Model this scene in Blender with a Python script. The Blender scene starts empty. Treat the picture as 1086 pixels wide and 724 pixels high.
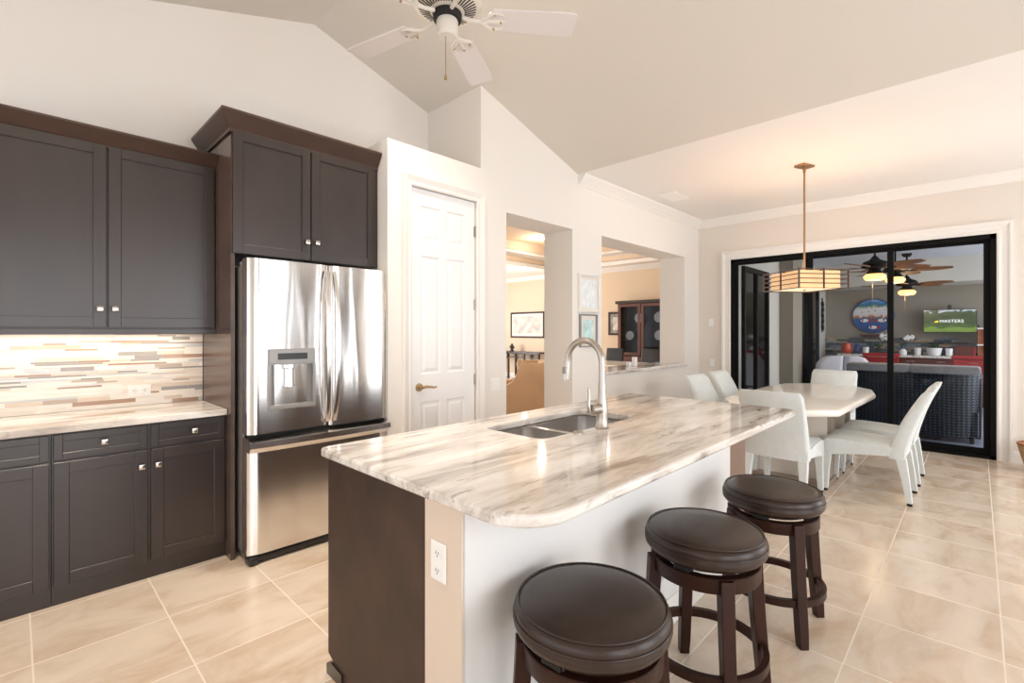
import bpy, bmesh, math, random
from mathutils import Vector, Matrix
random.seed(7)
S = bpy.context.scene
COL = S.collection
PI = math.pi

# ------------------------------------------------------------------ camera, world, lights, exposure
cam_d = bpy.data.cameras.new('camera'); cam = bpy.data.objects.new('camera', cam_d); COL.objects.link(cam)
cam.location = (0, 0, 1.385)
cam.rotation_euler = (PI/2, 0, -math.radians(90 - 44.03))
cam_d.sensor_width = 36; cam_d.lens = 36*511/1086; cam_d.shift_y = -10/1086
cam_d.clip_start = 0.05; cam_d.clip_end = 100
S.camera = cam
S.view_settings.view_transform = 'Standard'; S.view_settings.look = 'None'
S.view_settings.gamma = 1; S.view_settings.use_curve_mapping = False
S.view_settings.exposure = 0.66

w = bpy.data.worlds.new('World'); S.world = w; w.use_nodes = True
bg = w.node_tree.nodes['Background']
bg.inputs['Color'].default_value = (0.93, 0.96, 1.0, 1); bg.inputs['Strength'].default_value = 1.2

def area(name, loc, target, sx, sy, power, color=(1, 1, 1), spread=PI):
    l = bpy.data.lights.new(name, 'AREA'); l.shape = 'RECTANGLE'; l.size = sx; l.size_y = sy
    l.energy = power; l.color = color; l.spread = spread
    o = bpy.data.objects.new(name, l); COL.objects.link(o); o.location = loc
    d = Vector(target) - Vector(loc)
    o.rotation_euler = d.to_track_quat('-Z', 'Y').to_euler()
    return o
# daylight through the windows of the right-hand wall, outside the picture
DAY = (0.95, 0.975, 1.0)
area('window_light', (0.1, -2.68, 1.3), (0.1, 0, 1.3), 1.7, 2.5, 36, DAY)
area('window_light', (3.07, -2.68, 1.3), (3.07, 0, 1.3), 3.2, 2.5, 56, DAY)
area('window_light', (6.0, -2.68, 1.3), (6.0, 0, 1.3), 2.0, 2.5, 46, DAY)
# daylight from the windows of the living room, out of sight behind the pantry
area('window_light', (7.6, 11.9, 1.5), (8.6, 6, 1.3), 3.0, 2.2, 170, (0.97, 0.985, 1.0))
# open screened side of the lanai
area('lanai_daylight', (10.3, -2.6, 1.5), (10.3, 2, 1.2), 5.0, 2.4, 100, (1.0, 0.98, 0.95))

# ------------------------------------------------------------------ materials
def lin(c):
    return tuple(((v/255)/12.92 if v/255 <= .04045 else ((v/255+.055)/1.055)**2.4) for v in c)
M = {}
def new_mat(name):
    m = bpy.data.materials.new(name); m.use_nodes = True; M[name] = m
    nt = m.node_tree; return m, nt, nt.nodes['Principled BSDF']
def node(nt, t, **kw):
    n = nt.nodes.new(t)
    for k, v in kw.items():
        if k in n.inputs: n.inputs[k].default_value = v
        else: setattr(n, k, v)
    return n
def ramp(nt, stops, fac, interp='LINEAR'):
    r = nt.nodes.new('ShaderNodeValToRGB'); r.color_ramp.interpolation = interp
    e = r.color_ramp.elements
    while len(e) < len(stops): e.new(0.5)
    for i, (p, c) in enumerate(stops):
        e[i].position = p; e[i].color = (*c, 1)
    nt.links.new(fac, r.inputs['Fac']); return r.outputs['Color']
def coords(nt, scale=(1, 1, 1), rot=(0, 0, 0), loc=(0, 0, 0)):
    tc = nt.nodes.new('ShaderNodeTexCoord'); mp = nt.nodes.new('ShaderNodeMapping')
    mp.inputs['Scale'].default_value = scale; mp.inputs['Rotation'].default_value = rot; mp.inputs['Location'].default_value = loc
    nt.links.new(tc.outputs['Object'], mp.inputs['Vector']); return mp.outputs['Vector']
def bump(nt, b, height, strength=.2, dist=.01):
    n = node(nt, 'ShaderNodeBump', Strength=strength, Distance=dist)
    nt.links.new(height, n.inputs['Height']); nt.links.new(n.outputs['Normal'], b.inputs['Normal'])
def mat(name, rgb, rough=.5, metal=0, var=0.0, vscale=(4, 4, 4), bmp=0, bscale=60, coat=0, spec=.5, emit=0):
    m, nt, b = new_mat(name); c = lin(rgb)
    b.inputs['Base Color'].default_value = (*c, 1); b.inputs['Roughness'].default_value = rough
    b.inputs['Metallic'].default_value = metal; b.inputs['Specular IOR Level'].default_value = spec
    if coat: b.inputs['Coat Weight'].default_value = coat; b.inputs['Coat Roughness'].default_value = .3
    if emit: b.inputs['Emission Color'].default_value = (*c, 1); b.inputs['Emission Strength'].default_value = emit
    if var:
        n = node(nt, 'ShaderNodeTexNoise', Scale=1.0, Detail=5.0); nt.links.new(coords(nt, vscale), n.inputs['Vector'])
        nt.links.new(ramp(nt, [(.3, tuple(x*(1-var) for x in c)), (.7, tuple(min(1, x*(1+var)) for x in c))], n.outputs['Fac']), b.inputs['Base Color'])
    if bmp:
        n2 = node(nt, 'ShaderNodeTexNoise', Scale=bscale, Detail=3.0); nt.links.new(coords(nt), n2.inputs['Vector'])
        bump(nt, b, n2.outputs['Fac'], bmp, .004)
    return m

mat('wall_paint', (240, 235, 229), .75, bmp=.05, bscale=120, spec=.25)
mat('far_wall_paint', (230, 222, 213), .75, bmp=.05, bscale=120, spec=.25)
mat('vault_shaded_paint', (222, 215, 206), .8, bmp=.05, bscale=120, spec=.2)  # ceiling paint toned darker: the vault's shade is put into the colour
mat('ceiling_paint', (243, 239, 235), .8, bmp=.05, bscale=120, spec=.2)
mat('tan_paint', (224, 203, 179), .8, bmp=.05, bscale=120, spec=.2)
mat('trim_white', (240, 236, 231), .4)
mat('knee_wall_paint', (232, 230, 228), .6, bmp=.04, bscale=90)
mat('putty_paint', (222, 204, 186), .6)
mat('window_taupe', (104, 90, 78), .6)  # dark so the unseen window bars show in the refrigerator's reflection
mat('cushion_pale', (214, 211, 218), .9, var=.04, bmp=.1, bscale=120)
mat('taupe_panel', (132, 106, 90), .5)
mat('door_white', (244, 243, 243), .35)
mat('dark_wood', (40, 29, 26), .33, var=.28, vscale=(5, 5, 1.2), bmp=.04, bscale=40, coat=.55)
mat('crown_wood', (64, 42, 33), .4, var=.2, vscale=(3, 3, 8), coat=.15)
mat('panel_wood', (58, 38, 27), .5, var=.35, vscale=(7, 7, 5), bmp=.05, bscale=80)
mat('gloss_wood', (84, 66, 58), .22, var=.25, vscale=(4, 1.5, 9))
mat('stool_wood', (48, 24, 16), .36, var=.3, vscale=(8, 8, 2), spec=.25)
mat('leather', (50, 36, 29), .3, var=.18, vscale=(9, 9, 9), bmp=.10, bscale=220, spec=.42)
mat('black_gap', (14, 13, 13), .6)
mat('nickel', (205, 200, 194), .22, metal=1)
mat('brushed_nickel', (188, 180, 172), .3, metal=1)
mat('chrome', (225, 225, 225), .1, metal=1)
mat('brass', (176, 140, 104), .32, metal=1)
mat('bronze_dark', (10, 9, 9), .55, spec=.15)
mat('fixture_bronze', (74, 54, 42), .4, metal=.6)
mat('fridge_side', (142, 138, 132), .4, metal=.4)
mat('grey_plastic', (150, 148, 147), .35, metal=.3)
mat('recess_grey', (128, 126, 125), .5)
mat('dark_plastic', (40, 38, 37), .3)
mat('plate_white', (246, 244, 240), .35)
mat('fabric_white', (222, 226, 225), .8, var=.03, vscale=(20, 20, 20), bmp=.08, bscale=300, spec=.25)
mat('table_lacquer', (251, 246, 238), .16, var=.03, vscale=(3, 6, 3), spec=.4)
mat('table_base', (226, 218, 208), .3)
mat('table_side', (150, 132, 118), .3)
mat('fan_white', (224, 217, 208), .4)
mat('blade_white', (226, 218, 217), .45)
mat('fan_brass', (178, 150, 112), .35, metal=.6)
mat('lanai_wall', (150, 141, 128), .85, bmp=.1, bscale=60)
mat('lanai_pale', (206, 201, 192), .85)
mat('lanai_ceiling', (212, 216, 222), .85)
mat('wicker', (38, 44, 60), .45)
mat('cushion_grey', (164, 160, 164), .9, var=.08, vscale=(14, 14, 14), bmp=.15, bscale=160)
mat('red_paint', (168, 30, 34), .45)
mat('bar_wood', (96, 40, 28), .4, var=.3, vscale=(4, 4, 14))
mat('oak_wood', (152, 84, 46), .4, var=.25, vscale=(4, 4, 14))
mat('fan_blade_wood', (134, 88, 52), .5, var=.3, vscale=(8, 8, 8))
mat('ceramic_white', (238, 238, 240), .25)
mat('leaf_green', (44, 84, 44), .5, var=.4, vscale=(30, 30, 30))
mat('orchid_white', (245, 243, 246), .5)
mat('blue_glaze', (56, 74, 128), .25)
mat('copper_red', (186, 66, 34), .3, var=.5, vscale=(18, 18, 18))
mat('tan_leather', (236, 198, 158), .5, var=.06, bmp=.1, bscale=160)
mat('espresso', (50, 34, 28), .35, var=.2, vscale=(5, 5, 12))
mat('cherry_wood', (96, 54, 36), .35, var=.3, vscale=(10, 10, 2))
mat('cabinet_interior', (62, 42, 32), .25)
mat('mat_board', (232, 226, 216), .7)
mat('photo_grey', (150, 145, 138), .6, var=.5, vscale=(9, 9, 9))
mat('print_grey', (206, 200, 194), .6, var=.28, vscale=(5, 5, 5))
mat('print_aqua', (196, 226, 226), .5, var=.3, vscale=(16, 16, 10))
mat('print_sketch', (232, 236, 238), .3, var=.12, vscale=(20, 20, 14))
mat('basket_tan', (186, 150, 112), .6, var=.25, vscale=(3, 3, 60))
mat('lamp_glow', (255, 190, 110), .5, emit=2.2)
mat('can_glow', (255, 236, 210), .5, emit=5)
mat('shade_glow', (255, 206, 152), .6, emit=.22)
mat('diffuser_glow', (255, 232, 196), .6, emit=.4)
mat('undercab_glow', (255, 226, 186), .6, emit=1.0)
mat('screen_yellow', (240, 214, 40), .5, emit=.6)
mat('screen_white', (250, 250, 250), .5, emit=.7)
mat('dark_glass', (8, 9, 10), .05, spec=.5)

# stainless steel with the soft vertical waves of pressed sheet
m, nt, b = new_mat('steel')
b.inputs['Base Color'].default_value = (.82, .80, .785, 1); b.inputs['Metallic'].default_value = 1; b.inputs['Roughness'].default_value = .15
b.inputs['Anisotropic'].default_value = .9; b.inputs['Anisotropic Rotation'].default_value = 0.25
tg = node(nt, 'ShaderNodeTangent', direction_type='RADIAL', axis='Z'); nt.links.new(tg.outputs[0], b.inputs['Tangent'])
n = node(nt, 'ShaderNodeTexNoise', Scale=1.0, Detail=1.0); nt.links.new(coords(nt, (6, 6, 1.1)), n.inputs['Vector'])
bump(nt, b, n.outputs['Fac'], .35, .012)
m, nt, b = new_mat('sink_steel')
b.inputs['Base Color'].default_value = (.62, .6, .58, 1); b.inputs['Metallic'].default_value = 1; b.inputs['Roughness'].default_value = .28

# quartzite: warm white with long grey-brown streaks
m, nt, b = new_mat('granite')
v = coords(nt, (1.3, 7.5, 6.0), (0, 0, math.radians(-17)))
d = node(nt, 'ShaderNodeTexNoise', Scale=1.1, Detail=3.0); nt.links.new(v, d.inputs['Vector'])
mx = node(nt, 'ShaderNodeVectorMath', operation='MULTIPLY_ADD'); nt.links.new(d.outputs['Color'], mx.inputs[0]); mx.inputs[1].default_value = (1.1, 1.1, 1.1); nt.links.new(v, mx.inputs[2])
n1 = node(nt, 'ShaderNodeTexNoise', Scale=1.25, Detail=8.0, Roughness=.62); nt.links.new(mx.outputs[0], n1.inputs['Vector'])
c1 = ramp(nt, [(.31, lin((146, 136, 129))), (.41, lin((196, 187, 179))), (.51, lin((226, 219, 212))), (.64, lin((244, 241, 237)))], n1.outputs['Fac'])
n2 = node(nt, 'ShaderNodeTexNoise', Scale=3.2, Detail=6.0, Roughness=.7); nt.links.new(mx.outputs[0], n2.inputs['Vector'])
c2 = ramp(nt, [(.33, (.30, .25, .21)), (.42, (1, 1, 1))], n2.outputs['Fac'])
mm = node(nt, 'ShaderNodeMixRGB', blend_type='MULTIPLY', Fac=.75); nt.links.new(c1, mm.inputs['Color1']); nt.links.new(c2, mm.inputs['Color2'])
nt.links.new(mm.outputs['Color'], b.inputs['Base Color']); b.inputs['Roughness'].default_value = .07; b.inputs['Specular IOR Level'].default_value = .5

# square floor tiles
def tile_mat(name, dx, dy, ox, oy, ca, cb, cg, rough):
    m, nt, b = new_mat(name)
    tc = nt.nodes.new('ShaderNodeTexCoord'); sp = nt.nodes.new('ShaderNodeSeparateXYZ'); nt.links.new(tc.outputs['Object'], sp.inputs[0])
    masks, cells = [], []
    for ax, dd, oo in (('X', dx, ox), ('Y', dy, oy)):
        a = node(nt, 'ShaderNodeMath', operation='SUBTRACT'); nt.links.new(sp.outputs[ax], a.inputs[0]); a.inputs[1].default_value = oo - 40*dd
        q = node(nt, 'ShaderNodeMath', operation='DIVIDE'); nt.links.new(a.outputs[0], q.inputs[0]); q.inputs[1].default_value = dd
        fl = node(nt, 'ShaderNodeMath', operation='FLOOR'); nt.links.new(q.outputs[0], fl.inputs[0]); cells.append(fl.outputs[0])
        fr = node(nt, 'ShaderNodeMath', operation='FRACT'); nt.links.new(q.outputs[0], fr.inputs[0])
        pp = node(nt, 'ShaderNodeMath', operation='PINGPONG'); nt.links.new(q.outputs[0], pp.inputs[0]); pp.inputs[1].default_value = .5
        lt = node(nt, 'ShaderNodeMath', operation='LESS_THAN'); nt.links.new(pp.outputs[0], lt.inputs[0]); lt.inputs[1].default_value = .0032/dd
        masks.append(lt.outputs[0])
    gm = node(nt, 'ShaderNodeMath', operation='MAXIMUM'); nt.links.new(masks[0], gm.inputs[0]); nt.links.new(masks[1], gm.inputs[1])
    cb_ = nt.nodes.new('ShaderNodeCombineXYZ'); nt.links.new(cells[0], cb_.inputs[0]); nt.links.new(cells[1], cb_.inputs[1])
    wn = node(nt, 'ShaderNodeTexWhiteNoise', noise_dimensions='3D'); nt.links.new(cb_.outputs[0], wn.inputs['Vector'])
    off = node(nt, 'ShaderNodeVectorMath', operation='MULTIPLY_ADD'); nt.links.new(wn.outputs['Color'], off.inputs[0]); off.inputs[1].default_value = (9, 9, 9)
    mp = nt.nodes.new('ShaderNodeMapping'); mp.inputs['Scale'].default_value = (2.2, 4.4, 1); mp.inputs['Rotation'].default_value = (0, 0, .6); nt.links.new(tc.outputs['Object'], mp.inputs['Vector'])
    nt.links.new(mp.outputs['Vector'], off.inputs[2])
    n1 = node(nt, 'ShaderNodeTexNoise', Scale=1.0, Detail=6.0, Roughness=.6, Distortion=.8); nt.links.new(off.outputs[0], n1.inputs['Vector'])
    c = ramp(nt, [(.3, lin(cb)), (.55, lin(ca)), (.75, tuple(min(1, x*1.06) for x in lin(ca)))], n1.outputs['Fac'])
    mx = node(nt, 'ShaderNodeMixRGB'); nt.links.new(gm.outputs[0], mx.inputs['Fac']); nt.links.new(c, mx.inputs['Color1']); mx.inputs['Color2'].default_value = (*lin(cg), 1)
    nt.links.new(mx.outputs['Color'], b.inputs['Base Color'])
    rr = node(nt, 'ShaderNodeMath', operation='MULTIPLY_ADD'); nt.links.new(gm.outputs[0], rr.inputs[0]); rr.inputs[1].default_value = .4; rr.inputs[2].default_value = rough
    nt.links.new(rr.outputs[0], b.inputs['Roughness'])
    bump(nt, b, gm.outputs[0], -.25, .002)
    return m
tile_mat('floor_tile', .4712, .485, .055, .405, (224, 208, 190), (200, 174, 148), (233, 222, 207), .2)
tile_mat('lanai_tile', .48, .48, .2, .3, (150, 156, 176), (132, 138, 158), (176, 180, 196), .35)

# window and door glass: clear pane with its natural reflection
m, nt, b = new_mat('clear_glass')
nt.nodes.remove(b); out = nt.nodes['Material Output']
tr = node(nt, 'ShaderNodeBsdfTransparent'); tr.inputs['Color'].default_value = (.80, .83, .85, 1)
gl = node(nt, 'ShaderNodeBsdfGlossy', Roughness=.0); fr = node(nt, 'ShaderNodeFresnel', IOR=1.2)
ms = nt.nodes.new('ShaderNodeMixShader'); nt.links.new(fr.outputs[0], ms.inputs[0]); nt.links.new(tr.outputs[0], ms.inputs[1]); nt.links.new(gl.outputs[0], ms.inputs[2])
nt.links.new(ms.outputs[0], out.inputs['Surface'])

# golf-course picture on the television (object space of the set: x across, z up)
m, nt, b = new_mat('tv_picture')
v = coords(nt); sp = nt.nodes.new('ShaderNodeSeparateXYZ'); nt.links.new(v, sp.inputs[0])
n1 = node(nt, 'ShaderNodeTexNoise', Scale=11.0, Detail=5.0, Roughness=.65); nt.links.new(coords(nt, (1, 1, 1.6)), n1.inputs['Vector'])
ad = node(nt, 'ShaderNodeMath', operation='MULTIPLY_ADD'); nt.links.new(n1.outputs['Fac'], ad.inputs[0]); ad.inputs[1].default_value = .42; nt.links.new(sp.outputs['Z'], ad.inputs[2])
mr = node(nt, 'ShaderNodeMapRange'); nt.links.new(ad.outputs[0], mr.inputs['Value']); mr.inputs['From Min'].default_value = -.01; mr.inputs['From Max'].default_value = .45
c = ramp(nt, [(0, lin((120, 150, 50))), (.16, lin((150, 176, 66))), (.24, lin((30, 46, 24))), (.34, lin((110, 134, 56))), (.42, lin((40, 60, 30))), (.56, lin((96, 108, 48))), (.66, lin((40, 54, 28))), (.76, lin((104, 116, 60))), (.88, lin((46, 60, 34))), (.97, lin((235, 238, 240)))], mr.outputs['Result'])
b.inputs['Base Color'].default_value = (.015, .015, .015, 1); nt.links.new(c, b.inputs['Emission Color']); b.inputs['Emission Strength'].default_value = .62; b.inputs['Roughness'].default_value = .2

# round sea-coloured plaque
m, nt, b = new_mat('plaque_picture')
v = coords(nt); sp = nt.nodes.new('ShaderNodeSeparateXYZ'); nt.links.new(v, sp.inputs[0])
n1 = node(nt, 'ShaderNodeTexNoise', Scale=5.0, Detail=3.0, Distortion=1.5); nt.links.new(v, n1.inputs['Vector'])
ad = node(nt, 'ShaderNodeMath', operation='MULTIPLY_ADD'); nt.links.new(n1.outputs['Fac'], ad.inputs[0]); ad.inputs[1].default_value = .22; nt.links.new(sp.outputs['Z'], ad.inputs[2])
mr = node(nt, 'ShaderNodeMapRange'); nt.links.new(ad.outputs[0], mr.inputs['Value']); mr.inputs['From Min'].default_value = -.25; mr.inputs['From Max'].default_value = .47
c = ramp(nt, [(0, lin((30, 62, 120))), (.25, lin((36, 84, 156))), (.42, lin((40, 100, 140))), (.47, lin((196, 120, 60))), (.52, lin((222, 214, 214))), (.72, lin((232, 226, 224))), (.8, lin((70, 130, 100))), (.9, lin((60, 120, 190))), (1, lin((150, 190, 225)))], mr.outputs['Result'])
vo = node(nt, 'ShaderNodeTexVoronoi', Scale=13.0); nt.links.new(v, vo.inputs['Vector'])
lt = node(nt, 'ShaderNodeMath', operation='LESS_THAN'); nt.links.new(vo.outputs['Distance'], lt.inputs[0]); lt.inputs[1].default_value = .22
mm = node(nt, 'ShaderNodeMixRGB', Color2=(.05, .05, .07, 1)); ml = node(nt, 'ShaderNodeMath', operation='MULTIPLY'); nt.links.new(lt.outputs[0], ml.inputs[0]); ml.inputs[1].default_value = .75
nt.links.new(ml.outputs[0], mm.inputs['Fac']); nt.links.new(c, mm.inputs['Color1'])
nt.links.new(mm.outputs['Color'], b.inputs['Base Color']); b.inputs['Roughness'].default_value = .3

# woven wicker
nt = M['wicker'].node_tree; b = nt.nodes['Principled BSDF']
wv = node(nt, 'ShaderNodeTexWave', Scale=9.0, Distortion=.3, bands_direction='Z'); nt.links.new(coords(nt), wv.inputs['Vector'])
wv2 = node(nt, 'ShaderNodeTexWave', Scale=7.0, bands_direction='Y'); nt.links.new(coords(nt), wv2.inputs['Vector'])
mu = node(nt, 'ShaderNodeMath', operation='MULTIPLY'); nt.links.new(wv.outputs['Fac'], mu.inputs[0]); nt.links.new(wv2.outputs['Fac'], mu.inputs[1])
nt.links.new(ramp(nt, [(0, lin((6, 8, 14))), (.55, lin((22, 30, 50))), (1, lin((74, 92, 130)))], mu.outputs[0]), b.inputs['Base Color'])
bump(nt, b, mu.outputs[0], .6, .01)

# ------------------------------------------------------------------ mesh helpers
class MB:
    """collects simple shapes into one mesh"""
    def __init__(self): self.bm = bmesh.new(); self.mi = 0
    def _tag(self, faces):
        if self.mi:
            for f in faces: f.material_index = self.mi
    def box(self, x0, y0, z0, x1, y1, z1, bev=0, seg=2, rot=None, about=None):
        r = bmesh.ops.create_cube(self.bm, size=1); vs = r['verts']
        for v in vs:
            v.co = Vector(((x0+x1)/2 + v.co.x*(x1-x0), (y0+y1)/2 + v.co.y*(y1-y0), (z0+z1)/2 + v.co.z*(z1-z0)))
        fs = set(f for v in vs for f in v.link_faces); self._tag(fs)
        if bev:
            es = list(set(e for v in vs for e in v.link_edges))
            bb = bmesh.ops.bevel(self.bm, geom=es, offset=bev, segments=seg, affect='EDGES', profile=.5)
            self._tag(bb['faces']); vs = list(set(bb['verts']) | set(v for v in vs if v.is_valid))
        if rot is not None:
            bmesh.ops.rotate(self.bm, verts=vs, cent=Vector(about), matrix=rot)
        return vs
    def ring(self, pts): return [self.bm.verts.new(p) for p in pts]
    def bridge(self, a, b, closed=True):
        n = len(a); fs = []
        for i in range(n if closed else n-1):
            j = (i+1) % n
            try: fs.append(self.bm.faces.new((a[i], a[j], b[j], b[i])))
            except ValueError: pass
        self._tag(fs)
    def cap(self, r, flip=False):
        try: f = self.bm.faces.new(r[::-1] if flip else r); self._tag([f])
        except ValueError: pass
    def loft(self, rings, cap=True, closed=True):
        rs = [self.ring(p) for p in rings]
        for a, b in zip(rs, rs[1:]): self.bridge(a, b, closed)
        if cap and closed: self.cap(rs[0], True); self.cap(rs[-1])
        return rs
    def lathe(self, prof, c=(0, 0, 0), seg=32, cap=True, a0=0):
        self.loft([[(c[0]+r*math.cos(a0+2*PI*i/seg), c[1]+r*math.sin(a0+2*PI*i/seg), c[2]+z) for i in range(seg)] for r, z in prof], cap)
    def tube(self, path, rad, seg=12, cap=True):
        path = [Vector(p) for p in path]; n = len(path)
        rads = rad if isinstance(rad, (list, tuple)) else [rad]*n
        up = None; rings = []
        for i, p in enumerate(path):
            t = (path[min(i+1, n-1)] - path[max(i-1, 0)]).normalized()
            if up is None:
                up = Vector((0, 0, 1)) if abs(t.z) < .9 else Vector((1, 0, 0))
            s = t.cross(up).normalized(); up = s.cross(t).normalized()
            rings.append([p + (s*math.cos(2*PI*k/seg) + up*math.sin(2*PI*k/seg))*rads[i] for k in range(seg)])
        self.loft(rings, cap)
    def cyl(self, p0, p1, r, r1=None, seg=16): self.tube([p0, p1], [r, r if r1 is None else r1], seg)
    def prism(self, poly, h0, h1, mapf=lambda a, b, h: (a, b, h)):
        self.loft([[mapf(a, b, h0) for a, b in poly], [mapf(a, b, h1) for a, b in poly]])
    def holed(self, outer, holes, h0, h1, mapf=lambda a, b, h: (a, b, h)):
        bm = self.bm; edges = []
        for loop in [outer] + holes:
            vs = [bm.verts.new(mapf(a, b, h0)) for a, b in loop]
            edges += [bm.edges.new((vs[i], vs[(i+1) % len(vs)])) for i in range(len(vs))]
        r = bmesh.ops.triangle_fill(bm, use_beauty=True, use_dissolve=True, edges=edges)
        fs = [g for g in r['geom'] if isinstance(g, bmesh.types.BMFace)]
        self._tag(fs)
        e = bmesh.ops.extrude_face_region(bm, geom=fs, use_keep_orig=True)
        dv = Vector(mapf(0, 0, h1)) - Vector(mapf(0, 0, h0))
        bmesh.ops.translate(bm, verts=[g for g in e['geom'] if isinstance(g, bmesh.types.BMVert)], vec=dv)
        self._tag([g for g in e['geom'] if isinstance(g, bmesh.types.BMFace)])
    def sweep(self, path, prof, side=1, closed=False, mapf=lambda a, b, h: (a, b, h), cap=True):
        """profile (offset, height) carried along a 2-D path with mitred corners"""
        n = len(path); P = [Vector(p) for p in path]; rings = []
        for i in range(n):
            def nrm(a, b): d = (b-a).normalized(); return Vector((-d.y, d.x))*side
            if closed or 0 < i < n-1:
                n0 = nrm(P[i-1], P[i]); n1 = nrm(P[i], P[(i+1) % n]); mtr = (n0+n1); mtr = mtr/(mtr.dot(n0))
            elif i == 0: mtr = nrm(P[0], P[1])
            else: mtr = nrm(P[-2], P[-1])
            rings.append([mapf(P[i].x+mtr.x*o, P[i].y+mtr.y*o, h) for o, h in prof])
        if closed: rings.append(rings[0])
        self.loft(rings, cap and not closed)
    def sphere(self, c, r, u=16, v=10, scale=(1, 1, 1)):
        q = bmesh.ops.create_uvsphere(self.bm, u_segments=u, v_segments=v, radius=r)
        for x in q['verts']: x.co = Vector((c[0]+x.co.x*scale[0], c[1]+x.co.y*scale[1], c[2]+x.co.z*scale[2]))
        self._tag(set(f for x in q['verts'] for f in x.link_faces))
        return q['verts']
    def xform(self, mtx): bmesh.ops.transform(self.bm, matrix=mtx, verts=self.bm.verts[:]); return self

ORG = {}
def obj(name, mb, mats, parent=None, label=None, smooth=False, ang=40, bevel=0, subsurf=0):
    bmesh.ops.remove_doubles(mb.bm, verts=mb.bm.verts[:], dist=1e-5)
    bmesh.ops.recalc_face_normals(mb.bm, faces=mb.bm.faces[:])
    me = bpy.data.meshes.new(name)
    o = bpy.data.objects.new(name, me); COL.objects.link(o)
    org = Vector((0, 0, 0))
    if parent is not None:
        o.parent = parent; org = ORG.get(parent.name, org); ORG[o.name] = org
    if org.length: bmesh.ops.translate(mb.bm, verts=mb.bm.verts[:], vec=-org)
    if smooth:
        for f in mb.bm.faces: f.smooth = True
        for e in mb.bm.edges:
            if len(e.link_faces) == 2 and e.calc_face_angle(0) > math.radians(ang): e.smooth = False
    mb.bm.to_mesh(me); mb.bm.free()
    for mm in (mats if isinstance(mats, (list, tuple)) else [mats]): me.materials.append(M[mm])
    if label: o['label'] = label
    if bevel:
        bv = o.modifiers.new('bevel', 'BEVEL'); bv.width = bevel; bv.segments = 3; bv.limit_method = 'ANGLE'; bv.angle_limit = math.radians(50)
        bv.harden_normals = False
    if subsurf:
        ss = o.modifiers.new('subsurf', 'SUBSURF'); ss.levels = subsurf; ss.render_levels = subsurf
    return o
def tag(o, label, cat, group=None, kind=None):
    if label: o['label'] = label
    if cat: o['category'] = cat
    if group: o['group'] = group
    if kind: o['kind'] = kind
    return o
def thing(name, label, cat, org=(0, 0, 0), group=None, kind=None, local=False):
    """Empty at the thing's base; parts are given in world coordinates (or local ones)"""
    o = bpy.data.objects.new(name, None); COL.objects.link(o); o.location = org; o.empty_display_size = .1
    ORG[o.name] = Vector((0, 0, 0)) if local else Vector(org)
    return tag(o, label, cat, group, kind)
def struct(name, mb, mats, parent=None, **k):
    o = obj(name, mb, mats, parent, **k)
    if parent is None: o['kind'] = 'structure'
    return o
def centre(o):
    """move a one-mesh thing's origin to its own base centre"""
    me = o.data; xs = [v.co for v in me.vertices]
    c = Vector(((min(v.x for v in xs)+max(v.x for v in xs))/2, (min(v.y for v in xs)+max(v.y for v in xs))/2, min(v.z for v in xs)))
    me.transform(Matrix.Translation(-c)); o.location = c; return o
def dup(root, loc, rotz=0, label=None, group=None):
    r = root.copy(); COL.objects.link(r); r.location = loc; r.rotation_euler = (0, 0, rotz)
    if label: r['label'] = label
    if group: r['group'] = group
    for ch in list(root.children):
        c = ch.copy(); COL.objects.link(c); c.parent = r
        for g in list(ch.children):
            d = g.copy(); COL.objects.link(d); d.parent = c
    return r
XZ = lambda y0: (lambda a, b, h: (a, y0+h, b))       # 2-D (x,z), height along y
YZ = lambda x0: (lambda a, b, h: (x0+h, a, b))       # 2-D (y,z), height along x
def rrect(x0, y0, x1, y1, r, seg=6, rs=None):
    pts = []; rs = rs or (r, r, r, r)
    for (cx, cy, a, rr) in ((x1, y0, -90, rs[1]), (x1, y1, 0, rs[2]), (x0, y1, 90, rs[3]), (x0, y0, 180, rs[0])):
        sx = -1 if cx == x1 else 1; sy = -1 if cy == y1 else 1
        for k in range(seg+1):
            t = math.radians(a + 90*k/seg); pts.append((cx+sx*rr+rr*math.cos(t), cy+sy*rr+rr*math.sin(t)))
    return pts
CROWN = [(0, -.115), (.012, -.115), (.018, -.1), (.055, -.055), (.085, -.022), (.09, -.012), (.09, 0), (0, 0)]
BASEB = [(0, 0), (.016, 0), (.016, .09), (.012, .11), (.006, .125), (0, .125)]

# ------------------------------------------------------------------ the room shell
RX, RZ, FX, FZ = 1.70, 3.885, 4.24, 3.09              # ridge and start of the flat ceiling
YW, YD, TD, XF, YR = 3.88, 3.11, .39, 7.38, -2.45     # cabinet wall, pantry wall, its thickness, slider wall, right wall
slope = (RZ-FZ)/(FX-RX)
zl = lambda x: RZ - abs(x-RX)*slope

mb = MB(); mb.box(-3, YR-.1, -.1, XF+.02, 4.0, 0); mb.box(2.5, 4.0, -.1, 11, 12.2, 0); mb.box(XF+.02, 3.0, -.1, 11, 4.0, 0)
struct('floor', mb, 'floor_tile')
mb = MB(); mb.box(XF+.02, -4, -.12, 13.6, 2.75, -.02); struct('floor_lanai', mb, 'lanai_tile')

mb = MB(); mb.prism([(-3, 0), (2.93, 0), (2.93, zl(2.93)+.05), (RX, RZ+.08), (-3, zl(-3)+.05)], 0, .12, XZ(YW)); struct('wall_left', mb, 'wall_paint')
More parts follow.
